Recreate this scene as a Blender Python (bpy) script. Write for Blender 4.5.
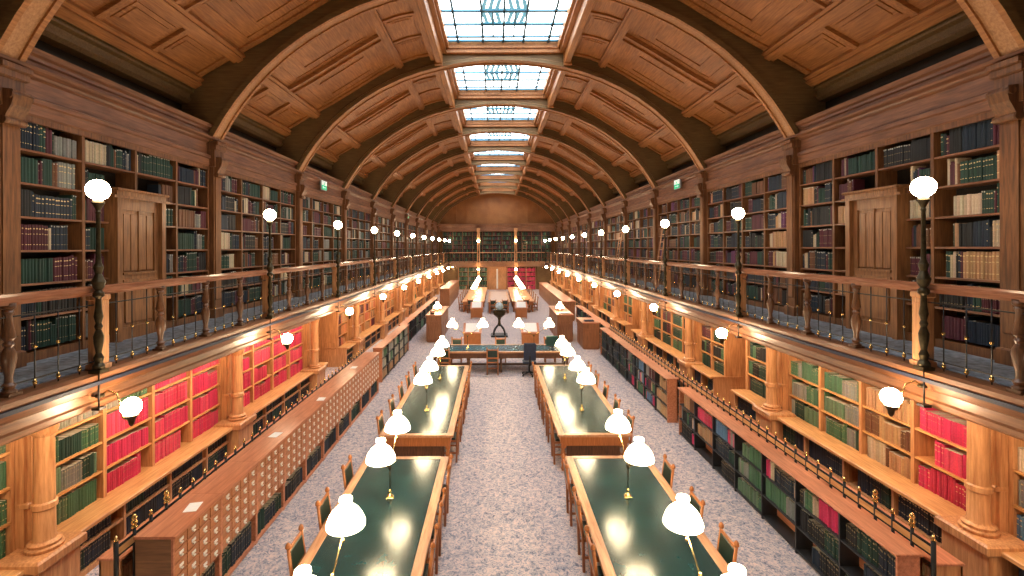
import bpy, math, random
from mathutils import Vector, Matrix
for o in list(bpy.data.objects): bpy.data.objects.remove(o, do_unlink=True)
SC = bpy.context.scene; COL = SC.collection
R = random.Random(7)
PI = math.pi
# ------------------------------------------------------------------ camera, world, exposure
EYE = 4.45; CX = -0.19; F = 480.0
cd = bpy.data.cameras.new('camera'); cam = bpy.data.objects.new('camera', cd); COL.objects.link(cam)
cd.sensor_width = 36; cd.lens = F / 1024 * 36
cd.shift_x = (512 - 495.3) / 1024; cd.shift_y = -(288 - 247.7) / 1024
cd.clip_start = 0.05; cd.clip_end = 200
cam.matrix_world = Matrix.Translation((CX, 0, EYE)) @ Matrix.Rotation(PI / 2, 4, 'X') @ Matrix.Rotation(-0.0035, 4, 'Z')
SC.camera = cam
w = bpy.data.worlds.new('world'); SC.world = w; w.use_nodes = True
w.node_tree.nodes['Background'].inputs[0].default_value = (0.75, 0.85, 1, 1)
w.node_tree.nodes['Background'].inputs[1].default_value = 0.5
SC.view_settings.view_transform = 'Standard'; SC.view_settings.look = 'None'
SC.view_settings.gamma = 1; SC.view_settings.use_curve_mapping = False
SC.view_settings.exposure = 0.0
E_SKY, E_GLOBE, E_SCONCE, E_SHADE = 9.5, 55.0, 120.0, 24.0; E_FILL = 52
# ------------------------------------------------------------------ layout
L = 4.45; Y0 = 5.94
def yk(k): return Y0 + L * k
NB = 10                       # bays -1..9, piers -1..10
YN, YE = -1.6, 51.7           # near and far wall
GF = 2.95                     # gallery floor
ORD = ['nearest', 'second', 'third', 'fourth', 'fifth', 'sixth', 'seventh', 'eighth', 'ninth', 'tenth', 'eleventh', 'twelfth', 'thirteenth',
       'fourteenth', 'fifteenth', 'sixteenth', 'seventeenth', 'eighteenth', 'nineteenth', 'twentieth', 'twenty-first', 'twenty-second',
       'twenty-third', 'twenty-fourth', 'twenty-fifth', 'twenty-sixth', 'twenty-seventh', 'twenty-eighth', 'twenty-ninth', 'thirtieth']
while len(ORD) < 90: ORD.append('%dth' % (len(ORD) + 1))
SIDE = {-1: 'left', 1: 'right'}
# ------------------------------------------------------------------ materials
def new_mat(name):
    m = bpy.data.materials.new(name); m.use_nodes = True
    return m, m.node_tree.nodes, m.node_tree.links, m.node_tree.nodes['Principled BSDF']
def wood(name, c1, c2, rough=0.4, grain='v', sc=1.0):
    m, N, K, b = new_mat(name)
    tc = N.new('ShaderNodeTexCoord'); mp = N.new('ShaderNodeMapping')
    s = {'v': (14, 14, 1.1), 'h': (14, 1.1, 14), 'x': (1.1, 14, 14)}[grain]
    mp.inputs['Scale'].default_value = tuple(q * sc for q in s)
    n = N.new('ShaderNodeTexNoise'); n.inputs['Scale'].default_value = 2.2; n.inputs['Detail'].default_value = 6; n.inputs['Roughness'].default_value = .62
    n2 = N.new('ShaderNodeTexNoise'); n2.inputs['Scale'].default_value = 1.1; n2.inputs['Detail'].default_value = 2
    r = N.new('ShaderNodeValToRGB'); r.color_ramp.elements[0].position = .32; r.color_ramp.elements[1].position = .7
    r.color_ramp.elements[0].color = (*c1, 1); r.color_ramp.elements[1].color = (*c2, 1)
    mx = N.new('ShaderNodeMixRGB'); mx.blend_type = 'MULTIPLY'; mx.inputs[0].default_value = .45
    r2 = N.new('ShaderNodeValToRGB'); r2.color_ramp.elements[0].color = (.55, .5, .45, 1); r2.color_ramp.elements[1].color = (1, 1, 1, 1)
    r2.color_ramp.elements[0].position = .35; r2.color_ramp.elements[1].position = .6
    bp = N.new('ShaderNodeBump'); bp.inputs['Strength'].default_value = .12; bp.inputs['Distance'].default_value = .01
    K.new(tc.outputs['Object'], mp.inputs[0]); K.new(mp.outputs[0], n.inputs[0]); K.new(tc.outputs['Object'], n2.inputs[0])
    K.new(n.outputs[0], r.inputs[0]); K.new(n2.outputs[0], r2.inputs[0]); K.new(r.outputs[0], mx.inputs[1]); K.new(r2.outputs[0], mx.inputs[2])
    K.new(mx.outputs[0], b.inputs['Base Color']); K.new(n.outputs[0], bp.inputs['Height']); K.new(bp.outputs[0], b.inputs['Normal'])
    b.inputs['Roughness'].default_value = rough
    return m
def plain(name, c, rough=.5, metal=0.0, noise=.0, scale=20, emis=None, es=0):
    m, N, K, b = new_mat(name)
    b.inputs['Base Color'].default_value = (*c, 1); b.inputs['Roughness'].default_value = rough; b.inputs['Metallic'].default_value = metal
    if noise:
        tc = N.new('ShaderNodeTexCoord'); n = N.new('ShaderNodeTexNoise'); n.inputs['Scale'].default_value = scale; n.inputs['Detail'].default_value = 4
        r = N.new('ShaderNodeValToRGB'); r.color_ramp.elements[0].position = .3; r.color_ramp.elements[1].position = .7
        r.color_ramp.elements[0].color = (*[q * (1 - noise) for q in c], 1); r.color_ramp.elements[1].color = (*[min(1, q * (1 + noise)) for q in c], 1)
        K.new(tc.outputs['Object'], n.inputs[0]); K.new(n.outputs[0], r.inputs[0]); K.new(r.outputs[0], b.inputs['Base Color'])
    if emis:
        b.inputs['Emission Color'].default_value = (*emis, 1); b.inputs['Emission Strength'].default_value = es
    return m
M = {}
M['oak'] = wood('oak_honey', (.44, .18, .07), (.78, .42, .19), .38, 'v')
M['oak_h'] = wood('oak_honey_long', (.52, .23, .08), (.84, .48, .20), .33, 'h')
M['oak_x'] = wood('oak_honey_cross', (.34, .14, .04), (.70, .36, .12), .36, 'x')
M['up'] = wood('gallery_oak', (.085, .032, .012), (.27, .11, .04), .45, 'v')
M['doorwood'] = wood('gallery_door_oak', (.16, .065, .025), (.40, .18, .07), .42, 'v')
M['up_h'] = wood('gallery_oak_long', (.13, .052, .028), (.32, .14, .07), .42, 'h')
M['fascia'] = wood('fascia_oak', (.15, .055, .02), (.34, .145, .06), .35, 'h')
M['ceil'] = wood('ceiling_oak', (.25, .088, .022), (.52, .215, .062), .5, 'h')
M['ceil_v'] = wood('ceiling_oak_cross', (.25, .088, .022), (.52, .215, .062), .5, 'x')
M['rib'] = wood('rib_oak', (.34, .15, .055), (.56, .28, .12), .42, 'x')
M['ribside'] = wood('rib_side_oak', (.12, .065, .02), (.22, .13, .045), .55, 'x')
M['cab'] = wood('cabinet_mahogany', (.44, .15, .07), (.74, .31, .17), .35, 'h')
M['cab_v'] = wood('cabinet_oak_end', (.16, .075, .028), (.36, .18, .07), .4, 'x')
M['desk'] = wood('desk_oak', (.20, .075, .03), (.40, .165, .07), .4, 'v')
M['drawer'] = wood('drawer_oak', (.34, .12, .05), (.62, .27, .12), .4, 'h', 2)
M['tab'] = wood('table_oak', (.42, .19, .09), (.74, .40, .22), .32, 'h')
M['chair'] = wood('chair_oak', (.34, .11, .03), (.58, .21, .07), .35, 'v', 2)
M['turn'] = wood('turned_walnut', (.07, .028, .012), (.20, .085, .035), .35, 'v', 2)
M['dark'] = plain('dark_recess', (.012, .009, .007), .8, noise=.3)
M['leather'] = plain('green_leather', (.006, .032, .036), .21, noise=.35, scale=3)
M['skyleather'] = plain('leather_sky_reflection', (.008, .06, .10), .18, noise=.3, scale=3)  # blue of the mirrored skylight put into the leather colour
M['seat'] = plain('chair_leather', (.012, .03, .022), .4, noise=.3)
M['brass'] = plain('brass', (.78, .55, .22), .25, 1.0)
M['bronze'] = plain('dark_bronze', (.055, .042, .022), .4, .8, noise=.3)
M['iron'] = plain('black_iron', (.012, .012, .014), .4, .3)
M['steel'] = plain('dark_steel', (.05, .05, .055), .45, .5)
M['palewood'] = plain('pale_laminate', (.55, .42, .38), .4, noise=.1, scale=3)
M['rail'] = wood('handrail_oak', (.22, .085, .045), (.40, .175, .10), .22, 'h')
M['pages'] = plain('page_block', (.72, .66, .52), .8, noise=.12, scale=90)
M['paper'] = plain('white_paper', (.85, .84, .82), .7, noise=.04)
M['gilt'] = plain('gilt_band', (.70, .52, .25), .45, .3)
M['glabel'] = plain('label_plate', (.82, .80, .76), .4, .2)
M['globe'] = plain('opal_globe', (.9, .88, .8), .3, emis=(1, .80, .52), es=E_GLOBE)
M['sconce'] = plain('opal_sconce_globe', (.9, .88, .8), .3, emis=(1, .72, .44), es=E_SCONCE)
M['shade'] = plain('opal_shade', (.9, .88, .8), .3, emis=(1, .80, .50), es=E_SHADE)
M['navy'] = plain('navy_fabric', (.012, .02, .05), .6, noise=.3)
M['teal'] = plain('teal_plastic', (.015, .07, .06), .4)
M['grey'] = plain('grey_plastic', (.35, .36, .38), .5)
M['glassball'] = plain('pale_blue_globe', (.45, .58, .68), .15, noise=.35, scale=9)
M['plant'] = plain('leaf_green', (.03, .12, .03), .5, noise=.4)
M['wallp'] = plain('plaster_shaded', (.025, .018, .012), .8, noise=.2, scale=4)  # wall colour darkened to stand in for shade in the gap above the cornice
M['signg'] = plain('sign_green', (.02, .42, .2), .5, emis=(.05, .8, .4), es=.45)
M['signw'] = plain('sign_white', (.8, .85, .8), .5, emis=(.85, 1, .9), es=.5)
M['upcarpet'] = plain('gallery_carpet', (.19, .22, .27), .95, noise=.45, scale=14)
def attr_mat(name, rough=.55):
    m, N, K, b = new_mat(name)
    a = N.new('ShaderNodeAttribute'); a.attribute_name = 'Col'
    tc = N.new('ShaderNodeTexCoord'); n = N.new('ShaderNodeTexNoise'); n.inputs['Scale'].default_value = 40; n.inputs['Detail'].default_value = 3
    r = N.new('ShaderNodeValToRGB'); r.color_ramp.elements[0].color = (.65, .65, .65, 1); r.color_ramp.elements[1].color = (1, 1, 1, 1)
    r.color_ramp.elements[0].position = .3; r.color_ramp.elements[1].position = .65
    mx = N.new('ShaderNodeMixRGB'); mx.blend_type = 'MULTIPLY'; mx.inputs[0].default_value = .6
    K.new(tc.outputs['Object'], n.inputs[0]); K.new(n.outputs[0], r.inputs[0]); K.new(a.outputs['Color'], mx.inputs[1]); K.new(r.outputs[0], mx.inputs[2])
    K.new(mx.outputs[0], b.inputs['Base Color']); b.inputs['Roughness'].default_value = rough
    return m
M['book'] = attr_mat('book_cloth')
def carpet():
    m, N, K, b = new_mat('carpet')
    tc = N.new('ShaderNodeTexCoord')
    n = N.new('ShaderNodeTexNoise'); n.inputs['Scale'].default_value = 15; n.inputs['Detail'].default_value = 4; n.inputs['Roughness'].default_value = .7; n.inputs['Distortion'].default_value = 1.6
    r = N.new('ShaderNodeValToRGB'); e = r.color_ramp.elements
    e[0].position = .36; e[0].color = (.17, .165, .22, 1); e[1].position = .62; e[1].color = (.76, .58, .53, 1)
    q = e.new(.44); q.color = (.36, .35, .41, 1); q = e.new(.52); q.color = (.60, .50, .50, 1)
    v = N.new('ShaderNodeTexVoronoi'); v.inputs['Scale'].default_value = 9
    r2 = N.new('ShaderNodeValToRGB'); r2.color_ramp.elements[0].color = (.62, .66, .75, 1); r2.color_ramp.elements[1].color = (1, 1, 1, 1)
    r2.color_ramp.elements[0].position = .15; r2.color_ramp.elements[1].position = .5
    mx = N.new('ShaderNodeMixRGB'); mx.blend_type = 'MULTIPLY'; mx.inputs[0].default_value = .8
    K.new(tc.outputs['Object'], n.inputs[0]); K.new(tc.outputs['Object'], v.inputs[0]); K.new(n.outputs[0], r.inputs[0]); K.new(v.outputs[0], r2.inputs[0])
    K.new(r.outputs[0], mx.inputs[1]); K.new(r2.outputs[0], mx.inputs[2]); K.new(mx.outputs[0], b.inputs['Base Color']); b.inputs['Roughness'].default_value = .95
    return m
M['carpet'] = carpet()
def skyglass():
    m, N, K, b = new_mat('skylight_glass')
    tc = N.new('ShaderNodeTexCoord'); n = N.new('ShaderNodeTexNoise'); n.inputs['Scale'].default_value = .8
    r = N.new('ShaderNodeValToRGB'); r.color_ramp.elements[0].color = (.80, .93, 1, 1); r.color_ramp.elements[1].color = (1, .99, .93, 1)
    r.color_ramp.elements[0].position = .35; r.color_ramp.elements[1].position = .6
    K.new(tc.outputs['Object'], n.inputs[0]); K.new(n.outputs[0], r.inputs[0]); K.new(r.outputs[0], b.inputs['Emission Color'])
    b.inputs['Emission Strength'].default_value = E_SKY; b.inputs['Base Color'].default_value = (.7, .8, .85, 1); b.inputs['Roughness'].default_value = .2
    return m
M['sky'] = skyglass()
M['stain'] = plain('stained_glass_blue', (.1, .3, .4), .3, emis=(.13, .40, .52), es=.8)
M['lead'] = plain('blue_lead', (.04, .15, .24), .5)
# ------------------------------------------------------------------ mesh builder
class MB:
    def __init__(s): s.v = []; s.f = []; s.m = []; s.c = []; s.sm = []
    def quad(s, idx, m=0, c=None, sm=False): s.f.append(idx); s.m.append(m); s.c.append(c); s.sm.append(sm)
    def box(s, x0, x1, y0, y1, z0, z1, m=0, c=None, ch=0.0):
        if x0 > x1: x0, x1 = x1, x0
        if y0 > y1: y0, y1 = y1, y0
        if ch:
            n = len(s.v); e = ch
            P = []
            for z, k in ((z0, e), (z0 + e, 0), (z1 - e, 0), (z1, e)):
                P += [(x0 + k, y0 + k, z), (x1 - k, y0 + k, z), (x1 - k, y1 - k, z), (x0 + k, y1 - k, z)]
            s.v += P
            s.quad((n + 3, n + 2, n + 1, n), m, c)
            for l in range(3):
                a = n + 4 * l
                for i in range(4):
                    j = (i + 1) % 4; s.quad((a + i, a + j, a + 4 + j, a + 4 + i), m, c)
            s.quad((n + 12, n + 13, n + 14, n + 15), m, c); return s
        n = len(s.v)
        s.v += [(x0, y0, z0), (x1, y0, z0), (x1, y1, z0), (x0, y1, z0), (x0, y0, z1), (x1, y0, z1), (x1, y1, z1), (x0, y1, z1)]
        for q in ((3, 2, 1, 0), (4, 5, 6, 7), (0, 1, 5, 4), (1, 2, 6, 5), (2, 3, 7, 6), (3, 0, 4, 7)): s.quad(tuple(n + i for i in q), m, c)
        return s
    def lathe(s, prof, cx=0, cy=0, cz=0, n=12, m=0, c=None):   # prof: (r, z)
        if len(prof) > 3 and n >= 8:      # double the ring at hard corners so mouldings stay crisp
            q = [prof[0]]
            for (r0, z0), (r1, z1), (r2, z2) in zip(prof, prof[1:], prof[2:]):
                q.append((r1, z1))
                d = abs(math.atan2(z1 - z0, r1 - r0) - math.atan2(z2 - z1, r2 - r1))
                if min(d, 2 * PI - d) > .5: q.append((r1, z1))
            prof = q + [prof[-1]]
        a = len(s.v)
        for r, z in prof:
            for i in range(n):
                t = 2 * PI * i / n; s.v.append((cx + r * math.cos(t), cy + r * math.sin(t), cz + z))
        for l in range(len(prof) - 1):
            if prof[l] == prof[l + 1]: continue
            for i in range(n):
                j = (i + 1) % n; s.quad((a + l * n + i, a + l * n + j, a + (l + 1) * n + j, a + (l + 1) * n + i), m, c, True)
        s.quad(tuple(a + i for i in range(n - 1, -1, -1)), m, c); s.quad(tuple(a + (len(prof) - 1) * n + i for i in range(n)), m, c)
        return s
    def tube(s, pts, r, n=8, m=0, c=None):
        pts = [Vector(p) for p in pts]; a = len(s.v)
        rr = r if isinstance(r, (list, tuple)) else [r] * len(pts)
        d0 = (pts[1] - pts[0]).normalized(); up = Vector((0, 0, 1)) if abs(d0.z) < .9 else Vector((1, 0, 0))
        for i, p in enumerate(pts):
            d = (pts[min(i + 1, len(pts) - 1)] - pts[max(i - 1, 0)]).normalized()
            u = d.cross(up).normalized(); v2 = u.cross(d).normalized()
            for k in range(n):
                t = 2 * PI * k / n; s.v.append(tuple(p + (u * math.cos(t) + v2 * math.sin(t)) * rr[i]))
        for l in range(len(pts) - 1):
            for k in range(n):
                j = (k + 1) % n; s.quad((a + l * n + k, a + (l + 1) * n + k, a + (l + 1) * n + j, a + l * n + j), m, c, True)
        s.quad(tuple(a + i for i in range(n)), m, c); s.quad(tuple(a + (len(pts) - 1) * n + i for i in range(n - 1, -1, -1)), m, c)
        return s
    def prism(s, poly, axis, a0, a1, m=0, c=None):  # poly 2D extruded along axis 'x','y','z'
        n = len(s.v); k = len(poly)
        for a in (a0, a1):
            for p, q in poly: s.v.append({'x': (a, p, q), 'y': (p, a, q), 'z': (p, q, a)}[axis])
        for i in range(k):
            j = (i + 1) % k; s.quad((n + i, n + j, n + k + j, n + k + i), m, c)
        s.quad(tuple(n + i for i in range(k - 1, -1, -1)), m, c); s.quad(tuple(n + k + i for i in range(k)), m, c)
        return s
    def build(s, name, mats, parent=None, loc=None, rz=0):
        me = bpy.data.meshes.new(name); me.from_pydata(s.v, [], s.f)
        if not isinstance(mats, (list, tuple)): mats = [mats]
        for k in mats: me.materials.append(M[k])
        me.polygons.foreach_set('material_index', s.m); me.polygons.foreach_set('use_smooth', s.sm)
        if any(c is not None for c in s.c):
            at = me.color_attributes.new('Col', 'FLOAT_COLOR', 'CORNER'); arr = []
            for f, c in zip(s.f, s.c):
                c = c or (.5, .5, .5); arr.extend((c[0], c[1], c[2], 1.0) * len(f))
            at.data.foreach_set('color', arr)
        me.update()
        o = bpy.data.objects.new(name, me); COL.objects.link(o)
        if parent: o.parent = parent
        if loc: o.location = loc
        if rz: o.rotation_euler[2] = rz
        return o
def tag(o, label=None, cat=None, group=None, kind=None):
    if label: o['label'] = label
    if cat: o['category'] = cat
    if group: o['group'] = group
    if kind: o['kind'] = kind
    return o
def thing(name, loc, label, cat, group=None, rz=0):
    o = bpy.data.objects.new(name, None); COL.objects.link(o); o.location = loc; o.rotation_euler[2] = rz; o.empty_display_size = .1
    return tag(o, label, cat, group)
KIDS = {}
def copy_tree(o, loc, rz, label, group=None, parent=None):
    c = o.copy(); COL.objects.link(c)
    if parent is None:
        c.location = loc; c.rotation_euler[2] = rz; c['label'] = label
        if group: c['group'] = group
    else: c.parent = parent
    for ch in list(o.children): copy_tree(ch, None, 0, None, None, c)
    return c
def struct(name, mb, mats, label=None, cat=None, **k):
    o = mb.build(name, mats, **k); o['kind'] = 'structure'
    if label: tag(o, label, cat)
    return o
TR = [0]
def trim(mb, mats, label, **k):
    TR[0] += 1
    return struct('trim_%d' % TR[0], mb, mats, label, 'trim', **k)
# ------------------------------------------------------------------ room shell
XW = 6.95
struct('floor', MB().box(-XW, XW, YN, YE, -.1, 0), 'carpet', 'mottled grey and pink carpet covering the hall floor', 'floor')
for s in (-1, 1):
    struct('wall_' + SIDE[s], MB().box(s * XW, s * (XW + .2), YN, YE, 0, 11), 'wallp', 'shade-darkened long wall behind the bookcases on the %s' % SIDE[s], 'wall')
struct('wall_near', MB().box(-XW, XW, YN - .2, YN, 0, 11), 'wallp', 'dark wall closing the near end of the hall', 'wall')
struct('wall_far', MB().box(-XW, XW, YE, YE + .2, 0, 11), 'ceil', 'tan panelled end wall filling the far arch', 'wall')
# ceiling profile and rib soffit (half profile, X >= 0)
CP = [(6.95, 7.9), (6.7, 7.98), (6.2, 8.28), (5.7, 8.57), (5.1, 8.90), (4.48, 9.28), (3.8, 9.70), (3.17, 10.06), (2.6, 10.27), (2.04, 10.37), (1.8, 10.38)]
RP = [(6.25, 6.72), (6.12, 6.95), (5.93, 7.27), (5.70, 7.60), (5.42, 7.95), (5.10, 8.29), (4.70, 8.65), (4.22, 9.0), (3.68, 9.32), (3.09, 9.60), (2.48, 9.82), (1.86, 9.98), (1.24, 10.09), (.62, 10.16), (0, 10.18)]
def cz(x):
    x = abs(x)
    for (a, za), (b, zb) in zip(CP, CP[1:]):
        if b <= x <= a: return zb + (za - zb) * (x - b) / (a - b)
    return CP[-1][1] if x < 1.8 else CP[0][1]
def cn(x):   # inward normal of the ceiling (pointing down into the hall), for x>0
    e = .15; d = (cz(x + e) - cz(x - e)) / (2 * e); n = Vector((d, 0, -1)); n.normalize(); return n
def curve_strip(mb, s, xa, xb, ya, yb, t, m=0, n=10, back=.0):
    a = len(mb.v)
    for i in range(n + 1):
        x = xa + (xb - xa) * i / n; z = cz(x); q = cn(x)
        for y, off in ((ya, back), (yb, back), (yb, t), (ya, t)):
            mb.v.append((s * (x + q.x * off), y, z + q.z * off))
    for i in range(n):
        for k in range(4):
            j = (k + 1) % 4; A = a + 4 * i; B = A + 4
            mb.quad((A + k, A + j, B + j, B + k), m)
    mb.quad((a, a + 1, a + 2, a + 3), m); mb.quad((a + 4 * n, a + 4 * n + 3, a + 4 * n + 2, a + 4 * n + 1), m)
def ceiling_half(s, ya, yb, fancy=True):
    mb = MB()
    curve_strip(mb, s, 6.94, 1.8, ya - .2, yb + .2, 0, 0, 24, back=-.12)
    if fancy:
        for xa, xb, t in ((6.75, 6.45, .10), (6.66, 6.52, .16), (5.82, 5.56, .11), (5.75, 5.63, .15), (3.24, 3.0, .10), (3.17, 3.07, .14), (2.16, 2.0, .08)):
            curve_strip(mb, s, xa, xb, ya, yb, t, 0, 3)
        for yy in (ya + .26, yb - .26): curve_strip(mb, s, 6.5, 2.1, yy - .08, yy + .08, .04, 1, 20)
        ym = (ya + yb) / 2
        for d in (-.13, .13): curve_strip(mb, s, 5.6, 3.2, ym + d - .035, ym + d + .035, .10, 1, 12)
        curve_strip(mb, s, 5.6, 3.2, ym - .16, ym + .16, .045, 1, 12)
        q = (yb - ya - .7) / 3
        for k in (1, 2):
            yy = ya + .35 + q * k
            curve_strip(mb, s, 6.5, 5.8, yy - .06, yy + .06, .07, 1, 5); curve_strip(mb, s, 3.05, 2.12, yy - .05, yy + .05, .05, 1, 5)
        for k in range(3):        # inner frames of the small coffers
            a = ya + .35 + q * k + .16; b = a + q - .32
            for X1, X2 in ((6.36, 5.93), (2.92, 2.28)):
                curve_strip(mb, s, X1, X2, a, b, .02, 0, 3); curve_strip(mb, s, X1 - .08, X2 + .08, a + .08, b - .08, .035, 0, 3)
        for a, b in ((ya + .35, ym - .16), (ym + .16, yb - .35)):   # nested frames of the large panels
            for e, t in ((.16, .018), (.50, .022)):
                curve_strip(mb, s, 5.5 - e, 3.3 + e, a + e * .8, a + e * .8 + .04, t, 1, 10); curve_strip(mb, s, 5.5 - e, 3.3 + e, b - e * .8 - .04, b - e * .8, t, 1, 10)
                curve_strip(mb, s, 5.5 - e, 5.5 - e - .05, a + e * .8, b - e * .8, t, 0, 2); curve_strip(mb, s, 3.3 + e + .05, 3.3 + e, a + e * .8, b - e * .8, t, 0, 2)
        # skylight side beam with scrolled ends, and wall mouldings
        c0 = .07; mb.box(s * 2.04 + c0, s * 1.86 + c0, ya + .22, yb - .22, 10.05, 10.45, 0, ch=.02); mb.box(s * 2.14, s * 1.98, ya + .2, yb - .2, 10.16, 10.42, 0)
        mb.box(s * 2.08 + c0, s * 1.84 + c0, ya + .2, ya + .32, 10.0, 10.4); mb.box(s * 2.08 + c0, s * 1.84 + c0, yb - .32, yb - .2, 10.0, 10.4)
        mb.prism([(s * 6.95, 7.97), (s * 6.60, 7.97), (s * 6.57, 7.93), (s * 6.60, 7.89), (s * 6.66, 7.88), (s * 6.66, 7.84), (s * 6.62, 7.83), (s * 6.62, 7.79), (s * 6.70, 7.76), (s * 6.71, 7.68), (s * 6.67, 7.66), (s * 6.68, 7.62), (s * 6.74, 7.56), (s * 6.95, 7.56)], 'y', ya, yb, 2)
    return mb
for b in range(-1, NB):
    for s in (-1, 1):
        struct('ceiling', ceiling_half(s, yk(b), yk(b + 1)), ['ceil', 'ceil_v', 'ribside'], 'coffered oak ceiling panel of the %s bay, %s side' % (ORD[b + 1], SIDE[s]), 'ceiling')
for s in (-1, 1):
    struct('ceiling', ceiling_half(s, YN, yk(-1), False), ['ceil', 'ceil_v', 'ribside'], 'plain ceiling above the near end, %s side' % SIDE[s], 'ceiling')
    struct('ceiling', ceiling_half(s, yk(NB), YE, False), ['ceil', 'ceil_v', 'ribside'], 'plain ceiling at the far end, %s side' % SIDE[s], 'ceiling')
struct('ceiling', MB().box(-1.85, 1.85, YN, yk(-1), 10.38, 10.5), 'ceil', 'flat ceiling strip above the near end', 'ceiling')
struct('ceiling', MB().box(-1.85, 1.85, yk(NB), YE, 10.38, 10.5), 'ceil', 'flat ceiling strip at the far end', 'ceiling')
# arches
def arch_mb():
    mb = MB(); hw = .19
    for s in (-1, 1):
        pts = RP
        prof = [(-hw, 0), (-hw * .62, 0), (-hw * .62, .03), (hw * .62, .03), (hw * .62, 0), (hw, 0)]
        # soffit with a recessed centre band
        n0 = len(mb.v); K = len(prof)
        def nrm(i):
            a = pts[max(0, i - 1)]; c = pts[min(len(pts) - 1, i + 1)]; d = Vector((c[0] - a[0], c[1] - a[1])).normalized(); return Vector((d.y, -d.x)) if True else None
        for i, (x, z) in enumerate(pts):
            q = nrm(i)
            if i == len(pts) - 1: q = Vector((0, 1))
            for (yy, off) in prof: mb.v.append((s * (x + q.x * off), yy, z + q.y * off))
        for i in range(len(pts) - 1):
            for k in range(K - 1):
                a = n0 + i * K + k; mb.quad((a, a + 1, a + K + 1, a + K), 0 if k == 2 else 1)
        # side faces up to the ceiling, with a raised moulding line beside the soffit
        for sg in (-1, 1):
            n1 = len(mb.v)
            for i, (x, z) in enumerate(pts):
                q = nrm(i)
                if i == len(pts) - 1: q = Vector((0, 1))
                top = (XW, cz(XW) + .1) if i == 0 else (x + (XW - x) * (1 - i / 14) ** 3, 0)
                tx = top[0]; tz = cz(tx) + .08 if tx > 1.8 else 10.46
                w2 = .11
                P = [(x, z, hw), (x + q.x * w2, z + q.y * w2, hw), (x + q.x * (w2 + .03), z + q.y * (w2 + .03), hw - .06), (tx, max(tz, z + .12), hw - .06)]
                for (px, pz, yy) in P: mb.v.append((s * px, sg * yy, pz))
            for i in range(len(pts) - 1):
                for k in range(3):
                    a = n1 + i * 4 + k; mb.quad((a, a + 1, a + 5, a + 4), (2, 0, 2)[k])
        # foot of the rib back to the wall
        mb.box(s * 6.22, s * 6.9, -hw + .085, hw - .085, 6.70, 7.6, 2)
    return mb
am = arch_mb()
base = None
for k in range(-1, NB + 1):
    lab = 'curved oak ceiling rib spanning the hall, %s from the camera' % ORD[k + 1]
    TR[0] += 1
    if base is None:
        base = am.build('trim_%d' % TR[0], ['rib', 'ceil', 'ribside'], loc=(0, yk(k), 0)); o = base
    else:
        o = base.copy(); o.name = 'trim_%d' % TR[0]; COL.objects.link(o); o.location = (0, yk(k), 0)
    tag(o, lab, 'ceiling rib', kind='structure')
# skylights
def skylight(i, ya, yb, fine):
    t = thing('window_%d' % i, (.07, (ya + yb) / 2, 10.40), 'leaded glass skylight between oak ribs, %s along the ceiling' % ORD[i - 1], 'window'); t['kind'] = 'structure'
    h = (yb - ya) / 2; a = h - .27; t.scale = (1.045, 1, 1)
    mb = MB(); mb.box(-1.80, -1.66, -h, h, .0, .34); mb.box(1.66, 1.80, -h, h, .0, .34); mb.box(-1.66, 1.66, -h, -a, -.02, .34); mb.box(-1.66, 1.66, a, h, -.02, .34)
    mb.box(-1.66, 1.66, -a, -a + .05, .10, .34); mb.box(-1.66, 1.66, a - .05, a, .10, .34); mb.box(-1.72, -1.58, -a, a, .10, .34); mb.box(1.58, 1.72, -a, a, .10, .34)
    mb.build('window_frame', 'ceil', t)
    MB().box(-1.7, 1.7, -a - .05, a + .05, .30, .33).build('pane', 'sky', t)
    mb = MB()
    for x in (-1.30, -.58, 0, .58, 1.30): mb.box(x - .028, x + .028, -a, a, .25, .30)
    for y in (.76, 1.54, 1.82):
        for g in (-1, 1): mb.box(-1.62, 1.62, g * y - .045, g * y + .045, .25, .30)
    mb.box(-1.62, 1.62, -.04, .04, .25, .30)
    for x in (-.29, .29): mb.box(x - .018, x + .018, -.0, 1.54, .26, .30)
    mb.build('leading', 'lead', t)
    mb = MB()
    for sx in (-1, 1):
        for g in (-1, 1):
            for q in range(3):
                x0 = sx * (.05 + .17 * q); mb.prism([(x0, g * .70), (x0 + sx * .10, g * .70), (x0 + sx * .19, g * .10), (x0 + sx * .09, g * .10)], 'z', .27, .29)
            mb.box(sx * .03, sx * .56, g * .64, g * .72, .27, .29); mb.box(sx * .03, sx * .56, g * .06, g * .12, .27, .29)
    mb.build('stained_glass', 'stain', t)
for b in range(-1, NB): skylight(b + 2, yk(b), yk(b + 1), b < 4)
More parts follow.
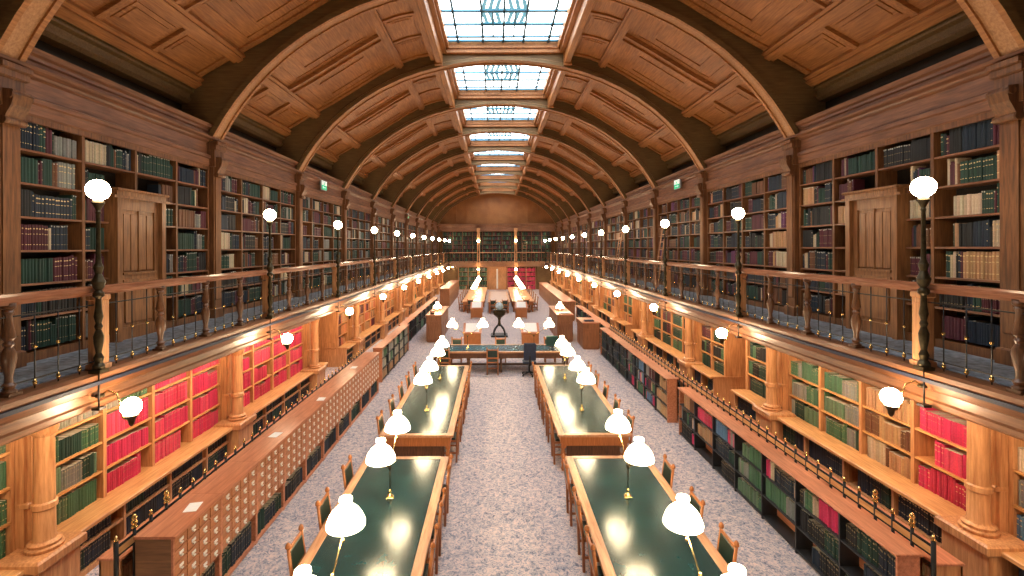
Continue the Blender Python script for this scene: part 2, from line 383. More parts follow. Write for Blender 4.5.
# entablature over the gallery bookcases, per side
for s in (-1, 1):
    P = [(6.95, 6.20), (6.30, 6.20), (6.27, 6.23), (6.27, 6.36), (6.24, 6.38), (6.24, 6.44), (6.32, 6.47), (6.32, 6.70), (6.27, 6.73), (6.25, 6.76), (6.18, 6.79), (6.17, 6.83), (6.28, 6.86), (6.30, 6.93),
         (6.27, 6.95), (6.27, 7.0), (6.22, 7.02), (6.20, 7.09), (6.34, 7.11), (6.95, 7.11)]
    trim(MB().prism([(s * x, z) for x, z in P], 'y', YN, YE), 'up_h', 'long moulded oak cornice above the %s gallery bookcases' % SIDE[s])
    # gallery slab, nosing and fascia
    P = [(6.95, 2.47), (5.16, 2.47), (5.12, 2.50), (5.12, 2.56), (5.15, 2.58), (5.15, 2.68), (5.11, 2.70), (5.09, 2.79), (5.11, 2.83), (5.04, 2.84), (5.02, 2.87), (5.02, 2.92), (5.06, 2.95), (6.95, 2.95)]
    trim(MB().prism([(s * x, z) for x, z in P], 'y', YN, YE), 'fascia', 'oak fascia and edge of the %s gallery floor' % SIDE[s])
    trim(MB().box(s * 5.01, s * 5.06, YN, YE, 2.80, 2.845), 'navy', 'thin dark strip under the nosing of the %s gallery' % SIDE[s])  # narrow dark navy line along the fascia
    struct('floor', MB().box(s * 5.28, s * 6.30, YN, YE, 2.95, 2.965), 'upcarpet', 'grey blue carpet of the %s gallery walkway' % SIDE[s], 'floor')
LO = {-1: 0, 1: 0}
WT = {-1: .71, 1: .88}       # worktop height on either side
# ------------------------------------------------------------------ piers (upper pilasters + corbels)
def upper_pier():
    mb = MB()
    mb.box(6.20, 6.6, -.14, .14, GF, 6.2, 0); mb.box(6.16, 6.6, -.17, .17, GF, GF + .22, 0, ch=.02); mb.box(6.18, 6.22, -.10, .10, GF + .4, 6.0, 0, ch=.015)
    mb.box(6.12, 6.6, -.19, .19, 6.56, 6.72, 0, ch=.02); mb.box(6.16, 6.6, -.17, .17, 6.2, 6.6, 0)
    # scrolled corbel
    mb.prism([(6.20, 5.98), (6.14, 6.02), (6.12, 6.10), (6.05, 6.22), (6.02, 6.34), (6.04, 6.40), (6.2, 6.42)], 'y', -.12, .12)
    mb.tube([(6.15, -.14, 6.03), (6.15, .14, 6.03)], .05, 10); mb.tube([(6.07, -.14, 6.34), (6.07, .14, 6.34)], .05, 10)
    mb.box(6.08, 6.3, -.19, .19, 6.66, 6.74, 0, ch=.015)
    return mb
def lower_pier(h):
    mb = MB()
    mb.box(6.0, 6.55, -.04, .26, h, 2.47); mb.box(5.95, 6.02, .01, .21, h + .12, 2.4)
    mb.box(5.94, 6.08, -.05, .27, h + .54, h + .61, ch=.015)
    mb.box(5.60, 6.1, -.30, .30, 0, h - .08, ch=.01); mb.box(5.54, 6.1, -.34, .34, h - .08, h + .06, ch=.025); mb.box(5.58, 6.1, -.32, .32, 0, .10)
    mb.lathe([(.19, 0), (.19, .035), (.16, .05), (.17, .085), (.125, .11), (.112, .14), (.108, .48), (.13, .50), (.13, .56), (.108, .58), (.102, 1.38), (.13, 1.42), (.14, 1.46), (.16, 2.41 - h - .05), (.16, 2.41 - h)], 5.78, 0, h + .06, 16)
    return mb
up, lp = {}, {}
for s in (-1, 1):
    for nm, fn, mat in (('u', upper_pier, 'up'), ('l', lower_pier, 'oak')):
        mb = fn() if nm == 'u' else fn(WT[s])
        if s < 0:
            mb.v = [(-x, y, z) for x, y, z in mb.v]; mb.f = [tuple(reversed(f)) for f in mb.f]
        b0 = None
        for k in range(-1, NB + 1):
            TR[0] += 1; loc = (0 if nm == 'u' else s * LO[s], yk(k), 0)
            if b0 is None: b0 = mb.build('trim_%d' % TR[0], mat, loc=loc); o = b0
            else: o = b0.copy(); o.name = 'trim_%d' % TR[0]; COL.objects.link(o); o.location = loc
            tag(o, ('panelled oak pilaster with scrolled corbel in the %s gallery, %s from the camera' if nm == 'u' else 'honey oak column and pilaster under the %s gallery, %s from the camera') % (SIDE[s], ORD[k + 1]), 'pilaster', kind='structure')
# ------------------------------------------------------------------ bookcases and book slots
SLOTS = []   # (s, xface, depth, y0, y1, zbase, height, palette, where)
DG, NV, BK, MR, CR, BR, RD, GR, GY, TN, PU = (.010, .045, .034), (.010, .022, .042), (.012, .013, .016), (.085, .014, .028), (.50, .40, .28), (.16, .065, .03), (.60, .032, .12), (.06, .15, .08), (.22, .22, .21), (.45, .25, .13), (.12, .03, .10)
PAL = {'up': [DG, DG, NV, NV, BK, DG, MR, BR, DG, NV, MR, DG, GY, BK, CR], 'upr': [DG, NV, MR, BR, BK, NV, DG, BK, TN, NV, DG, NV, MR, PU, CR, BK], 'red': [RD, RD, (.68, .07, .15), (.54, .03, .09)], 'green': [GR, DG, (.12, .20, .12), GY, GR],
       'pale': [(.36, .34, .28), (.30, .30, .26), (.42, .38, .30), GR], 'brown': [TN, BR, CR, (.50, .30, .14), TN], 'dark': [BK, NV, DG, NV], 'mix': [RD, CR, NV, GR, GY, MR, BK, (.55, .12, .2), (.1, .2, .35)],
       'orange': [TN, (.55, .22, .10), BR, MR, (.5, .15, .08)], 'mixg': [DG, DG, BK, MR, GR]}
ROWN = ['bottom', 'second lowest', 'third lowest', 'middle', 'third highest', 'second highest', 'top', 'top']
UROW = [3.12, 3.56, 4.0, 4.44, 4.88, 5.32, 5.76]
def upper_case(s, b):
    ya, yb = yk(b) + .14, yk(b + 1) - .14; W = (yb - ya) / 4
    door = b == 0
    dy0, dy1, dz = yk(b) + L / 2 - .58, yk(b) + L / 2 + .60, 5.43
    t = thing('gallery_bookcase', (s * 6.3, (ya + yb) / 2, GF + .015), 'tall dark oak bookcase against the %s gallery wall, %s from the camera' % (SIDE[s], ORD[b + 1]), 'bookcase', 'gallery bookcases')
    ym = (ya + yb) / 2; z0 = GF + .015
    def X(a): return s * (a - 6.3)
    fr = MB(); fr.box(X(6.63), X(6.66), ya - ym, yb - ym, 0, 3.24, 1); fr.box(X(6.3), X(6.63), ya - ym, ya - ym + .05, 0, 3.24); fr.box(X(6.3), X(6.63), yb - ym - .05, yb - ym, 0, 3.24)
    fr.box(X(6.31), X(6.63), ya - ym + .05, yb - ym - .05, 0, .12); fr.box(X(6.29), X(6.34), ya - ym, yb - ym, 3.16, 3.24)
    fine = b < 5
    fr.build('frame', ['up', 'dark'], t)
    big = MB()
    for i in range(1, 4):
        y = ya + W * i - ym; mb = MB() if fine else big
        lo = 0 if not (door and i == 2) else dz - z0
        if door and i == 2: lo = dz - z0
        mb.box(X(6.295), X(6.63), y - .025, y + .025, lo, 3.2)
        if fine: mb.build('divider', 'up', t)
    for i in range(4):
        y1, y2 = ya + W * i + .03, ya + W * (i + 1) - .03
        for r, z in enumerate(UROW):
            seg = [(y1, y2)]
            if door and z < dz - .1:
                seg = [(max(y1, -9), min(y2, dy0))] if i == 1 else [(max(y1, dy1), y2)] if i == 2 else seg
            for a, c in seg:
                if c - a < .08: continue
                if r:
                    mb = MB() if fine else big
                    mb.box(X(6.30), X(6.63), a - ym, c - ym, z - .028 - z0, z - z0, 0)
                    if fine: mb.build('shelf', 'up_h', t)
                hh = .44 - .03
                SLOTS.append(dict(s=s, x=6.335, d=.24, y0=a + .01, y1=c - .01, z=z, h=hh, pal='up' if s < 0 else 'upr', lev='u', b=b, c=i, r=r, rn=7))
    if not fine: big.build('shelf', 'up_h', t)
    if door:
        n = 1 if s < 0 else 2
        d = thing('door_%d' % n, (s * 6.2, (dy0 + dy1) / 2, GF + .015), 'panelled oak door set into the %s gallery bookcase' % SIDE[s], 'door'); d['kind'] = 'structure'
        h = dz - z0; q = s
        mb = MB(); mb.box(q * -.02, q * .42, -.56, -.46, 0, h - .14); mb.box(q * -.02, q * .42, .46, .56, 0, h - .14)
        mb.box(q * -.02, q * .42, -.57, .57, h - .14, h - .05); mb.box(q * -.06, q * .42, -.60, .60, h - .05, h, ch=.015); mb.box(q * -.04, q * 0, -.64, .64, h - .16, h - .12)
        mb.build('door_frame', 'doorwood', d)
        mb = MB(); mb.box(q * .08, q * .12, -.46, .46, 0, h - .14)
        for a, c, e, g in ((-.46, -.36, 0, h - .14), (.36, .46, 0, h - .14), (-.012, .012, 1.05, h - .3), (-.36, .36, 0, .2), (-.36, .36, .95, 1.07), (-.36, .36, h - .34, h - .14)): mb.box(q * .05, q * .08, a, c, e, g)
        for a, c in ((-.33, -.19), (-.17, -.03), (.03, .17), (.19, .33)): mb.box(q * .062, q * .08, a, c, 1.12, h - .4, ch=.008)
        mb.box(q * .055, q * .08, -.30, .30, .26, .88, ch=.01); mb.box(q * .02, q * .06, -.38, .38, .93, .98); mb.box(q * .02, q * .06, -.38, .38, 1.06, 1.10)
        mb.build('door_leaf', 'doorwood', d)
LROW = [.78, 1.20, 1.63, 2.06]
NICHE = {(1, 1): (-.57, .57), (1, 3): (-.57, .57), (1, 5): (-.57, .57), (1, 7): (-.57, .57), (-1, 2): (-1.3, .95), (-1, 5): (-.57, .57), (-1, 8): (-.57, .57)}
DN = [2]
def lower_case(s, b):
    ya, yb = yk(b) + .27, yk(b + 1) - .05; ym = yk(b) + L / 2
    nic = NICHE.get((s, b)); fine = b < 5; wh = WT[s]; top = 2.47 - wh
    runs = [(ya, yb)] if not nic else [(ya, ym + nic[0]), (ym + nic[1], yb)]
    for ri, (a, c) in enumerate(runs):
        ncol = max(1, round((c - a) / 1.0)); W = (c - a) / ncol; m_ = (a + c) / 2
        nm = ('' if not nic else (' before the door' if ri == 0 else ' beyond the door'))
        t = thing('wall_bookcase', (s * (6.1 + LO[s]), m_, wh), 'honey oak bookcase%s under the %s gallery, %s bay from the camera' % (nm, SIDE[s], ORD[b + 1]), 'bookcase', 'bookcases under the galleries')
        def X(v): return s * (v - 6.1)
        fr = MB(); fr.box(X(6.43), X(6.46), a - m_, c - m_, 0, top); fr.box(X(6.1), X(6.43), a - m_, a - m_ + .05, 0, top); fr.box(X(6.1), X(6.43), c - m_ - .05, c - m_, 0, top)
        fr.box(X(6.09), X(6.14), a - m_, c - m_, 1.60, top)
        fr.build('frame', 'oak', t)
        big = MB()
        for i in range(1, ncol):
            y = a + W * i - m_; mb = MB() if fine else big
            mb.box(X(6.09), X(6.43), y - .03, y + .03, 0, top)
            if fine: mb.build('divider', 'oak', t)
        for i in range(ncol):
            y1, y2 = a + W * i + .035, a + W * (i + 1) - .035
            for r, z in enumerate(LROW):
                if r:
                    mb = MB() if fine else big
                    mb.box(X(6.10), X(6.43), y1 - m_, y2 - m_, z - .03 - .78, z - .78)
                    if fine: mb.build('shelf', 'oak_h', t)
                if s < 0:
                    pal = ('pale' if r == 3 or (i == 1 and r == 3) else 'green') if (b == 0 and i == 0) else 'red'
                    if b == 0 and i == 1: pal = 'pale' if r == 3 else 'red'
                    if b == -1: pal = 'green'
                    if b >= 2: pal = 'orange' if b in (2, 3, 4, 5) else R.choice(['orange', 'mixg', 'brown'])
                else:
                    pal = {0: ['red', 'brown', 'green', 'green'][i % 4]}.get(b, 'mixg' if b in (1, 2) else 'brown')
                    if b == 0 and i in (2, 3) and r == 3: pal = 'brown'
                    if b == -1: pal = 'mix'
                    if b > 2: pal = R.choice(['brown', 'mixg', 'orange'])
                SLOTS.append(dict(s=s, x=6.125 + LO[s], d=.24, y0=y1 + .005, y1=y2 - .005, z=z - .78 + wh, h=.39, pal=pal, lev='l', b=b, c=i, r=r, rn=4, nm=nm))
        if not fine: big.build('shelf', 'oak_h', t)
        # base cupboard with worktop
        wt = thing('worktop_counter', (s * (5.72 + LO[s]), m_, 0), 'oak worktop over low shelves%s, %s wall, %s bay from the camera' % (nm, SIDE[s], ORD[b + 1]), 'counter', 'worktops under the galleries')
        def Z(v): return s * (v - 5.72)
        MB().box(Z(5.70), Z(6.46), a - m_, c - m_, wh - .06, wh, ch=.01).build('worktop', 'oak_h', wt)
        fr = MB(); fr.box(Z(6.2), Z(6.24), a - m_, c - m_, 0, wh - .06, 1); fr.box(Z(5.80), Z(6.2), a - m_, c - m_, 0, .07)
        for i in range(ncol + 1):
            y = min(max(a + W * i, a + .02), c - .02) - m_; fr.box(Z(5.79), Z(6.2), y - .02, y + .02, .07, wh - .06)
        fr.box(Z(5.80), Z(6.2), a - m_, c - m_, .38, .41)
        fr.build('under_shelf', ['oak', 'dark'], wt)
        for i in range(ncol):
            for r, z in enumerate((.075, .415)):
                SLOTS.append(dict(s=s, x=5.83 + LO[s], d=.22, y0=a + W * i + .03, y1=a + W * (i + 1) - .03, z=z, h=(.29 if r == 0 else wh - .06 - .425), pal='dark', lev='w', b=b, c=i, r=r, rn=2, nm=nm))
    if nic:
        DN[0] += 1; a, c = nic; w2 = (c - a) / 2; m_ = ym + (a + c) / 2
        d = thing('door_%d' % DN[0], (s * (6.72 + LO[s]), m_, 0), 'panelled oak door in a recess under the %s gallery, %s bay from the camera' % (SIDE[s], ORD[b + 1]), 'door'); d['kind'] = 'structure'
        def X(v): return s * (v - 6.72)
        mb = MB(); mb.box(X(6.1), X(6.78), -w2, -w2 + .04, 0, 2.47); mb.box(X(6.1), X(6.78), w2 - .04, w2, 0, 2.47)
        for z0, z1 in ((.15, .62), (.9, 2.3)): mb.box(X(6.2), X(6.6), w2 - .055, w2 - .04, z0, z1, ch=.005)
        mb.box(X(5.78), X(6.12), w2 - .05, w2, 0, wh - .02); mb.box(X(5.75), X(6.6), w2 - .07, w2 - .02, wh - .02, wh + .02); mb.build('jamb', 'oak', d)
        mb = MB(); mb.box(X(6.76), X(6.80), -w2 + .04, w2 - .04, 0, 2.47)
        nl = 2 if w2 < .8 else 4; pw = (2 * w2 - .08) / nl
        for i in range(nl):
            y = -w2 + .04 + pw * i
            for z0, z1 in ((.12, .85), (1.0, 1.6), (1.7, 2.35)): mb.box(X(6.73), X(6.76), y + .07, y + pw - .07, z0, z1, ch=.01)
        mb.build('door_leaf', 'ceil', d)
        mb = MB().lathe([(.02, 0), (.035, .02), (.035, .05), (.02, .07)], X(6.70), 0.06, 1.05, 8); mb.build('door_handle', 'brass', d)
def shelf_fill_light(s, b):    # added fill without fittings, evens out the light on the wall bookcases
    ld = bpy.data.lights.new('shelf_fill', 'AREA'); ld.shape = 'RECTANGLE'; ld.size = .07; ld.size_y = 3.6; ld.energy = E_FILL; ld.color = (1, .72, .46)
    o = bpy.data.objects.new('shelf_fill', ld); COL.objects.link(o); o.location = (s * 5.35, yk(b) + L / 2, 2.45)
    o.rotation_euler[1] = -s * .7
for s in (-1, 1):
    for b in range(-1, NB): upper_case(s, b); lower_case(s, b); shelf_fill_light(s, b)
# ------------------------------------------------------------------ gallery railings
TB = [(.055, 0), (.055, .05), (.035, .07), (.05, .11), (.03, .14), (.028, .20), (.045, .30), (.055, .38), (.05, .44), (.028, .50), (.04, .53), (.028, .56), (.05, .60), (.042, .66), (.03, .74), (.026, .82), (.04, .86), (.03, .88), (.05, .90), (.05, .95)]
def railing(s, k):    # from post k to post k+1, local origin at post k
    t = thing('balustrade', (s * 5.17, yk(k) + .08, GF), 'oak balustrade with turned balusters on the %s gallery edge, %s section from the camera' % (SIDE[s], ORD[k + 1]), 'railing', 'gallery balustrades')
    mb = MB(); mb.prism([(-.075, .965), (.075, .965), (.085, .99), (.08, 1.02), (.05, 1.045), (-.05, 1.045), (-.08, 1.02), (-.085, .99)], 'y', 0, L); mb.box(-.045, .045, 0, L, .93, .97); mb.build('handrail', 'rail', t)
    mb = MB(); mb.box(-.07, .07, -.075, .075, 0, .93); mb.box(-.09, .09, -.095, .095, 0, .07, ch=.01); mb.box(-.085, .085, -.09, .09, .86, .93, ch=.01); mb.box(-.078, .078, -.05, .05, .14, .8, ch=.006); mb.build('post', 'oak', t)
    g = L / 4
    for i in (1, 2, 3):
        MB().box(-.07, .07, g * i - .07, g * i + .07, 0, .03).lathe([(r * 1.22, z) for r, z in TB], 0, g * i, 0, 12).build('baluster', 'turn', t)
    MB().box(-.008, .008, .07, L, .10, .115).box(-.008, .008, .07, L, .80, .815).build('iron_bar', 'iron', t)
    for i in range(4):
        for j in (1, 2, 3):
            y = g * i + g * j / 4
            rd = MB().tube([(0, y, 0), (0, y, .93)], .007, 6).build('rod', 'iron', t)
            MB().lathe([(.004, -.022), (.018, -.012), (.02, 0), (.018, .012), (.004, .022)], 0, y, .45, 8).build('knob', 'brass', rd)
            MB().lathe([(.012, .0), (.024, .03), (.008, .08)], 0, y, .03, 8).build('foot_cap', 'brass', rd)
    return t
for s in (-1, 1):
    t0 = None
    for k in range(-1, NB):
        if k <= 0: t0 = railing(s, k)
        else: copy_tree(t0, (s * 5.17, yk(k) + .08, GF), 0, 'oak balustrade with turned balusters on the %s gallery edge, %s section from the camera' % (SIDE[s], ORD[k + 1]))
# lamp standards on the gallery edge + fascia sconces
def sphere_prof(r, n=9): return [(max(.002, r * math.sin(PI * i / n)), -r * math.cos(PI * i / n)) for i in range(n + 1)]
def gallery_lamp(loc, lab, parent_rot=0):
    t = thing('gallery_lamp', loc, lab, 'lamp', 'globe lamps along the gallery edge', rz=parent_rot)
    MB().box(-.07, .07, -.07, .07, 0, .04).lathe([(.065, .04), (.065, .08), (.04, .12), (.055, .18), (.03, .24), (.05, .36), (.055, .44), (.03, .52), (.045, .56), (.03, .60), (.05, .68), (.035, .78), (.03, .9), (.06, .93), (.06, .97), (.035, 1.0),
          (.06, 1.04), (.075, 1.10), (.05, 1.16), (.035, 1.20), (.055, 1.28), (.03, 1.34), (.026, 1.42), (.022, 1.92), (.03, 1.95), (.022, 1.97), (.05, 2.03), (.07, 2.06), (.05, 2.10)], 0, 0, 0, 12).build('pole', 'bronze', t)
    MB().lathe(sphere_prof(.125), 0, 0, 2.22, 16).build('globe', 'globe', t)
    MB().tube([(0, 0, -.02), (0, 0, -.42)], .01, 6).box(-.05, .05, -.05, .05, -.45, -.42).build('conduit', 'iron', t)
    return t
def sconce(s, loc, lab, rz=0):   # local: +x points from the globe towards the fascia * s
    t = thing('wall_sconce', loc, lab, 'wall lamp', 'globe lamps on the gallery fascia', rz=rz)
    pts = [(s * .38, .0, .14), (s * .30, 0, .20), (s * .18, 0, .16), (s * .13, 0, .02), (s * .10, 0, -.14), (0, 0, -.19)]
    MB().tube(pts, .011, 8).build('arm', 'brass', t)
    MB().lathe([(.05, 0), (.055, .02), (.03, .04)], 0, 0, 0, 12).build('wall_plate', 'bronze', t, loc=(s * .39, 0, .12))
    MB().lathe([(.015, -.24), (.03, -.21), (.04, -.16), (.06, -.13), (.08, -.10)], 0, 0, 0, 12).build('globe_holder', 'bronze', t)
    MB().lathe(sphere_prof(.112), 0, 0, 0, 16).build('globe', 'sconce', t)
    return t
for s in (-1, 1):
    g0 = c0 = None
    for k in range(-1, NB + 1):
        p = (s * 5.02, yk(k) - .10, GF)
        lab = 'globe lamp on a dark turned pole at the %s gallery rail, %s from the camera' % (SIDE[s], ORD[k + 1])
        if g0 is None: g0 = gallery_lamp(p, lab)
        else: copy_tree(g0, p, 0, lab)
        p = (s * 4.70, yk(k) + .0, 2.50 if s < 0 else 2.585)
        lab = 'globe sconce on a curved arm under the %s gallery, %s from the camera' % (SIDE[s], ORD[k + 1])
        if c0 is None: c0 = sconce(s, p, lab)
        else: copy_tree(c0, p, 0, lab)
# ------------------------------------------------------------------ tables
def table(x0, x1, y0, y1, lab, name='reading_table', grp='long reading tables', nl=4, top='leather', lw='chair'):
    cx, cy = (x0 + x1) / 2, (y0 + y1) / 2; hx, hy = (x1 - x0) / 2, (y1 - y0) / 2
    t = thing(name, (cx, cy, 0), lab, 'table', grp)
    mb = MB(); fw = .13
    mb.box(-hx, -hx + fw, -hy, hy, .71, .76, ch=.008); mb.box(hx - fw, hx, -hy, hy, .71, .76, ch=.008); mb.box(-hx + fw, hx - fw, -hy, -hy + fw * .8, .71, .76); mb.box(-hx + fw, hx - fw, hy - fw * .8, hy, .71, .76)
    mb.build('top_frame', 'tab', t)
    MB().box(-hx + fw, hx - fw, -hy + fw * .8, hy - fw * .8, .70, .756).build('writing_surface', top, t)
    mb = MB(); mb.box(-hx + .06, -hx + .09, -hy + .06, hy - .06, .58, .71); mb.box(hx - .09, hx - .06, -hy + .06, hy - .06, .58, .71); mb.box(-hx + .09, hx - .09, -hy + .06, -hy + .09, .52, .71); mb.box(-hx + .09, hx - .09, hy - .09, hy - .06, .52, .71)
    mb.build('apron', lw, t)
    long_y = hy > hx
    for i in range(nl):
        f = -1 + 2 * i / (nl - 1)
        for sg in (-1, 1):
            px, py = (sg * (hx - .12), f * (hy - .14)) if long_y else (f * (hx - .14), sg * (hy - .12))
            MB().box(px - .045, px + .045, py - .045, py + .045, .45, .7).lathe([(.03, 0), (.045, .05), (.03, .10), (.04, .16), (.03, .20), (.045, .34), (.03, .42), (.045, .46)], px, py, 0, 10).build('leg', lw, t)
    mb = MB()
    if long_y: mb.box(-.05, .05, -hy + .14, hy - .14, .14, .20)
    else: mb.box(-hx + .14, hx - .14, -.05, .05, .14, .20)
    for i in range(nl):
        f = -1 + 2 * i / (nl - 1)
        if long_y: mb.box(-hx + .12, hx - .12, f * (hy - .14) - .03, f * (hy - .14) + .03, .14, .19)
        else: mb.box(f * (hx - .14) - .03, f * (hx - .14) + .03, -hy + .12, hy - .12, .14, .19)
    mb.build('stretcher', lw, t)
    mb = MB()
    if long_y and hy < 4:    # dark boards added to stand for the shaded openings at the table ends
        mb.box(-hx + .2, hx - .2, -hy + .2, -hy + .23, .2, .55); mb.box(-hx + .2, hx - .2, hy - .23, hy - .2, .2, .55); mb.build('shade_board', 'turn', t)
    return t
table(-2.50, -1.03, 2.95, 8.50, 'long reading table with dark green top, nearest on the left of the aisle')
table(1.03, 2.50, 2.95, 8.50, 'long reading table with dark green top, nearest on the right of the aisle')
table(-2.50, -1.03, 9.45, 15.1, 'long reading table with dark green top, second on the left of the aisle')
table(1.03, 2.50, 9.45, 15.1, 'long reading table with dark green top, second on the right of the aisle')
table(-2.5, 2.5, 17.0, 18.35, 'long table set crosswise at the end of the central aisle', grp=None, nl=5, top='skyleather', lw='turn')
table(-2.5, -.95, 33.0, 45.0, 'far long reading table on the left, beyond the pedestal globe', 'far_reading_table', 'far reading tables', 5, 'tab')
table(.95, 2.5, 33.0, 45.0, 'far long reading table on the right, beyond the pedestal globe', 'far_reading_table', 'far reading tables', 5, 'tab')
table(-.72, .80, 32.6, 40.5, 'pale topped table in the aisle between the two far reading tables', 'pale_topped_table', None, 4, 'palewood')
# lamps with two tilted arms
def shade_mb(x, y, z, tilt=0):
    mb = MB(); n = 18
    prof = [(.198, .0), (.20, .012), (.192, .05), (.172, .10), (.135, .155), (.09, .195), (.058, .215), (.052, .235), (.068, .262), (.064, .290), (.030, .300)]
    mb.lathe(prof, 0, 0, 0, n); mb.f.pop(-2); mb.m.pop(-2); mb.c.pop(-2); mb.sm.pop(-2)
    ca, sa = math.cos(tilt), math.sin(tilt)
    mb.v = [(x + a, y + b * ca - c * sa, z + b * sa + c * ca) for a, b, c in mb.v]
    return mb
def table_lamp(loc, rz, lab, grp):
    t = thing('table_lamp', loc, lab, 'lamp', grp, rz=rz)
    MB().box(-.05, .05, -.05, .05, 0, .02, ch=.005).lathe([(.035, .02), (.045, .04), (.015, .07), (.02, .10), (.009, .13)], 0, 0, 0, 12).build('base', 'brass', t)
    MB().tube([(0, 0, .10), (0, 0, .44)], .010, 8).lathe([(.01, .40), (.022, .43), (.022, .46), (.008, .49)], 0, 0, 0, 10).build('post', 'bronze', t)
    for sg in (-1, 1):
        a = MB().tube([(0, sg * .01, .45), (0, sg * .30, .66), (0, sg * .55, .80)], .008, 8).lathe([(.012, -.03), (.024, 0), (.012, .03)], 0, sg * .14, .545, 8).lathe([(.012, -.02), (.02, 0), (.012, .02)], 0, sg * .46, .70, 8)
        a = a.build('arm', 'brass', t)
        sh = shade_mb(0, sg * .56, .80).build('lamp_shade', 'shade', t)
        MB().lathe([(.012, -.02), (.03, 0), (.03, .06), (.015, .08)], 0, sg * .56, .80, 10).build('lamp_holder', 'brass', a)
    return t
l0 = None
for (x, y, rz, lab) in ((-1.76, 4.45, 0, 'two armed brass table lamp with white shades, nearest on the left table'), (-1.76, 7.10, 0, 'two armed brass table lamp at the far end of the nearest left table'),
                        (1.76, 4.45, 0, 'two armed brass table lamp with white shades, nearest on the right table'), (1.76, 7.10, 0, 'two armed brass table lamp at the far end of the nearest right table'),
                        (-1.76, 10.9, 0, 'two armed brass table lamp at the near end of the second left table'), (-1.76, 13.55, 0, 'two armed brass table lamp at the far end of the second left table'),
                        (1.76, 10.9, 0, 'two armed brass table lamp at the near end of the second right table'), (1.76, 13.55, 0, 'two armed brass table lamp at the far end of the second right table'),
                        (-1.22, 17.65, PI / 2, 'two armed lamp on the left half of the crosswise table'), (1.22, 17.65, PI / 2, 'two armed lamp on the right half of the crosswise table')):
    if l0 is None: l0 = table_lamp((x, y, .757), rz, lab, 'two armed table lamps')
    else: copy_tree(l0, (x, y, .757), rz, lab)
for s in (-1, 1):
    for i in range(4):
        copy_tree(l0, (s * 1.72, 34.5 + 3.0 * i, .757), 0, 'two armed lamp on the far %s reading table, %s from the camera' % (SIDE[s], ORD[i]))
# ------------------------------------------------------------------ chairs
def chair(loc, rz, lab, grp):   # faces local +x (back at -x)
    t = thing('reading_chair', loc, lab, 'chair', grp, rz=rz)
    MB().box(-.20, .22, -.21, .21, .42, .46, ch=.01).build('seat_frame', 'chair', t)
    MB().box(-.17, .20, -.18, .18, .455, .50, ch=.02).build('seat', 'seat', t)
    for sg in (-1, 1):
        MB().tube([(-.19, sg * .19, 0), (-.20, sg * .19, .45), (-.26, sg * .19, .92)], .021, 8).lathe([(.02, 0), (.034, .02), (.03, .05), (.012, .075)], -.262, sg * .19, .91, 8).build('back_post', 'chair', t)
        MB().box(.17, .21, sg * .19 - .02, sg * .19 + .02, 0, .42).build('leg', 'chair', t)
    for z0, z1 in ((0, .06), (.30, .345)):
        o = MB().box(-.005, .02, -.18, .18, z0, z1, ch=.006).build('back_rail', 'chair', t, loc=(-.228, 0, .57)); o.rotation_euler[1] = -.12
    o = MB().box(0, .03, -.165, .165, .055, .305, ch=.012).build('backrest', 'seat', t, loc=(-.232, 0, .57)); o.rotation_euler[1] = -.12
    MB().box(-.19, .19, -.20, -.18, .18, .21).box(-.19, .19, .18, .20, .18, .21).box(-.01, .01, -.18, .18, .18, .21).build('stretcher', 'chair', t)
    return t
ch0 = None
def put_chair(x, y, rz, lab, grp):
    global ch0
    if ch0 is None: ch0 = chair((x, y, 0), rz, lab, grp); return ch0
    return copy_tree(ch0, (x, y, 0), rz, lab, grp)
for s in (-1, 1):
    for ti, (ys, nm) in enumerate((((3.6, 4.75, 5.84, 6.80, 7.88), 'nearest'), ((10.1, 11.2, 12.3, 13.35, 14.45), 'second'))):
        for i, y in enumerate(ys):
            put_chair(s * 2.38, y + R.uniform(-.04, .04), PI if s > 0 else 0, 'leather backed oak chair on wall side of the %s %s table, %s along' % (nm, SIDE[s], ORD[i]), 'chairs at the reading tables')
            put_chair(s * 1.20, y + R.uniform(-.05, .05), 0 if s > 0 else PI, 'leather backed oak chair on aisle side of the %s %s table, %s along' % (nm, SIDE[s], ORD[i]), 'chairs at the reading tables')
    for i in range(6):
        y = 34 + 1.9 * i
        put_chair(s * 2.56, y, PI if s > 0 else 0, 'oak chair on the wall side of the far %s table, %s along' % (SIDE[s], ORD[i]), 'chairs at the far tables')
for i, (x, y) in enumerate(((-.35, 32.5), (.45, 32.5), (-1.9, 32.8), (1.9, 32.8))):
    put_chair(x, y, PI / 2, 'chair before the near ends of the far tables, %s' % ('left of the aisle centre', 'right of the aisle centre', 'at the left table', 'at the right table')[i], 'chairs before the far tables')
for i, x in enumerate((-2.0, -.3)):
    put_chair(x, 16.95, PI / 2, 'oak chair at the near side of the crosswise table, %s from the left' % ('first', 'second')[i], 'chairs at the crosswise table')
for i, x in enumerate((-1.7, 0, 1.9)):
    put_chair(x, 18.45, -PI / 2, 'oak chair at the far side of the crosswise table, %s from the left' % ('first', 'second', 'third')[i], 'chairs at the crosswise table')
